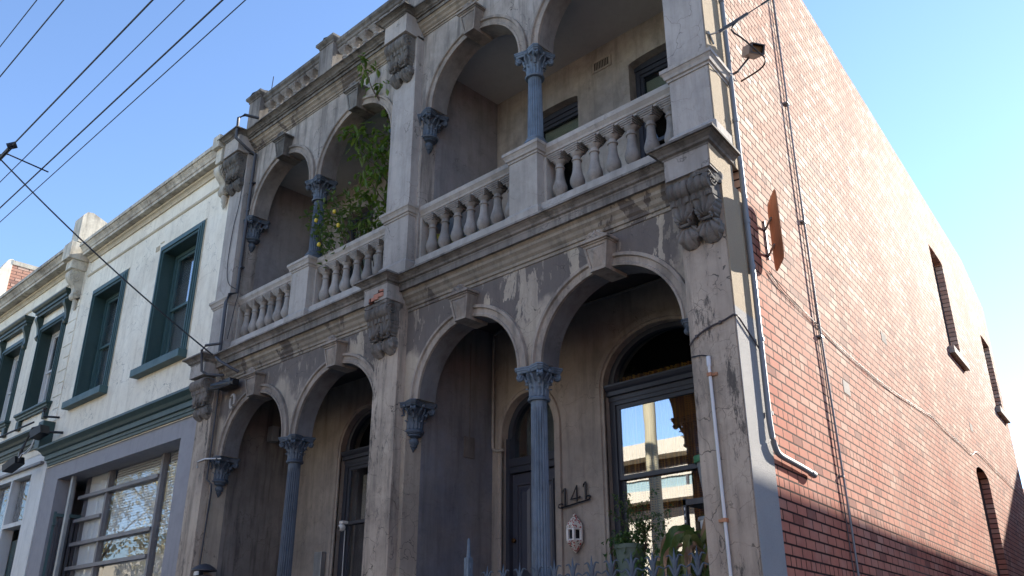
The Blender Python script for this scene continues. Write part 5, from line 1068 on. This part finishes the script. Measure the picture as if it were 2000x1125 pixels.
# ---------------- ground and the far side of the street ----------------
gm = NB('asphalt'); n1 = gm.noise(40, detail=4); gm.out(gm.mix(gm.ramp(gm.noise(.6, detail=6), .35, .65), (.055, .054, .052), (.075, .073, .07)), .9, n1, .3, .01)
pm = NB('footpath_concrete'); pm.out(pm.mix(pm.ramp(pm.noise(1.2, detail=8), .35, .65), (.30, .29, .27), (.23, .22, .205)), .9, pm.noise(60), .2, .005)
M['asph'] = gm.m; M['path'] = pm.m
struct('ground', B(-600, 600, -600, 600, -.7, -.30), 'asph'); struct('road', B(-120, 60, -8.5, 3.4, -.30, -.12), 'asph')
struct('footpath', B(-120, -2.2, 3.4, 6.6, -.30, .0, .02), 'path'); struct('footpath', B(-120, 60, -11.8, -8.5, -.30, 0, .02), 'path'); struct('side_lane', B(-2.2, 60, 3.4, 60, -.30, -.10), 'asph')
nb = NB('sunlit_cream_panel'); M['creamp'] = nb.out(nb.mix(nb.ramp(nb.noise(.5, detail=5), .3, .7), (.50, .45, .36), (.44, .39, .31)), .8)
M['tealglass'] = paint('office_glass', (.24, .33, .34), .3, .1, .1)
Op = thing('office_building', 'cream office building with ribbon windows across the street, seen reflected in the big window', 'office building', (-20, -13, 0))
yo = -12.0
def band(z0, z1, m_, nm, pr=0): obj(nm, B(-34, 6, yo-3+(-.0), yo+pr, z0, z1), m_, Op)
band(0, 3.9, 'dark', 'ground_floor', -.3); band(3.9, 6.3, 'creamp', 'spandrel_panel'); band(6.3, 6.95, 'dark', 'ribbon_window', -.5); band(6.95, 7.35, 'creamp', 'white_band', .05); band(7.35, 7.75, 'tealglass', 'glass_band', -.1)
band(7.75, 8.05, 'creamp', 'white_band'); band(8.05, 8.55, 'dark', 'ribbon_window', -.6); band(8.55, 9.1, 'creamp', 'parapet', .1)
b2 = NM()
for i in range(26): bx(b2, -34+i*1.5, -33.9+i*1.5, yo-.1, yo-.02, 7.36, 7.74)
obj('mullions', b2, 'pipe', Op); b2 = NM()
for i in range(8): bx(b2, -32+i*5, -30.4+i*5, yo-.3, yo+.0, 0, 3.9)
obj('ground_piers', b2, 'creamp', Op)
O2 = thing('warehouse', 'pale brick warehouse further along the far side of the street', 'warehouse', (-60, -14, 0)); obj('wall', B(-95, -38, -22, yo, 0, 7.5), 'creamp', O2)
b2 = NM()
for i in range(12): bx(b2, -93+i*4.5, -91+i*4.5, yo-.2, yo+.02, 4.2, 6.2)
obj('windows', b2, 'dark', O2)
O3 = thing('brick_building', 'low building opposite to the right of the office block', 'building', (20, -14, 0)); obj('wall', B(8, 60, -22, yo, 0, 6.5), 'brick2', O3)
nb = NB('pole_timber'); M['pole'] = nb.out(nb.mix(nb.noise(4, nb.map((4, 4, .4)), detail=8), (.30, .26, .16), (.42, .38, .27)), .85, nb.noise(10, nb.map((3, 3, .2))), .5, .02)
Po = thing('power_pole', 'weathered timber power pole on the far kerb, reflected in the big window', 'pole', (-12.6, -3, 0)); obj('shaft', lathe(NM(), [(.20, -.1), (.17, 4), (.145, 7.75)], 20, (-12.6, -3, 0)), 'pole', Po, 50)
Cr = thing('crane', 'distant tower crane jib above the far roofs, reflected in the big window', 'crane', (-60, -60, 0)); b2 = NM(); tube(b2, [(-52, -60, 0), (-52, -60, 24)], .3, 6); tube(b2, [(-49, -60, 27), (-38, -60, 20.5)], .22, 6); obj('jib', b2, 'rust', Cr)
M['dryleaf'] = leafmat('plane_leaf', (.30, .24, .10), (.50, .42, .22))
def baretree(nm, x, y, h, label, seed):
    random.seed(seed); T_ = thing(nm, label, 'tree', (x, y, 0)); tr = NM(); tw = NM(); leaves = []
    def grow(p, d, L, r, k):
        q = p+d*L; m = p.lerp(q, .5)+rv()*L*.06; tube(tr if k < 3 else tw, [p, m, q], r, 6 if k < 3 else 4, r*.65, False)
        if k >= 5:
            for _ in range(5): leaves.append(q+rv()*.35)
        if k < 7:
            for i in range(2 if k else 3): grow(q, (d+rv()*.62+Vector((0, 0, .12))).normalized(), L*random.uniform(.68, .85), r*.62, k+1)
            if k > 0: grow(m, (d+rv()*.9).normalized(), L*.55, r*.4, k+2)
    grow(Vector((x, y, -.1)), Vector((0, 0, 1)), h*.22, .28, 0); obj('trunk', tr, 'bark', T_, 60)
    for q in leaves: leaf(tw, q, rv(), Vector((0, 0, 1)) , .20, .15)
    obj('crown', tw, 'dryleaf', T_)
baretree('plane_tree', -46, -8.0, 17, 'nearly leafless plane tree across the street opposite the grey shopfront', 3)
baretree('plane_tree', -54, -8.0, 17, 'nearly leafless plane tree further left across the street', 5)
baretree('plane_tree', -40, -8.5, 15, 'nearly leafless plane tree across the street nearest the warehouse corner', 8)
# neighbour across the side lane, whose shadow lies on the lower bricks
O4 = thing('lane_building', 'long plain brick building with a gabled end across the side lane', 'building', (4, 30, 0))
dist = 3.6
def shp(s, z): return SW(s+dist*SUN.dot(WX)/SUN.dot(NX), dist, z+dist*SUN.z/SUN.dot(NX))
o = NM(); prof = [(-5, -12), (-5, 2.87), (11.9, 2.87), (11.9, 3.12), (16.3, 5.56), (22, 2.3), (22, -12)]
f1 = [o.verts.new(shp(a, b_)) for a, b_ in prof]; f2 = [o.verts.new(Vector(shp(a, b_))+NX*6) for a, b_ in prof]
o.faces.new(f1); o.faces.new(f2[::-1])
for k in range(7): o.faces.new((f1[k], f1[(k+1) % 7], f2[(k+1) % 7], f2[k]))
obj('walls', o, 'brick2', O4)
b2 = NM()
for i in range(7):
    s_ = 9+i*2.4
    sb(b2, s_, s_+1.1, dist-.03, dist-.01, 1.2, 3.0); sb(b2, s_, s_+1.1, dist-.03, dist-.01, 4.2, 6.0)
obj('windows', b2, 'dark', O4)
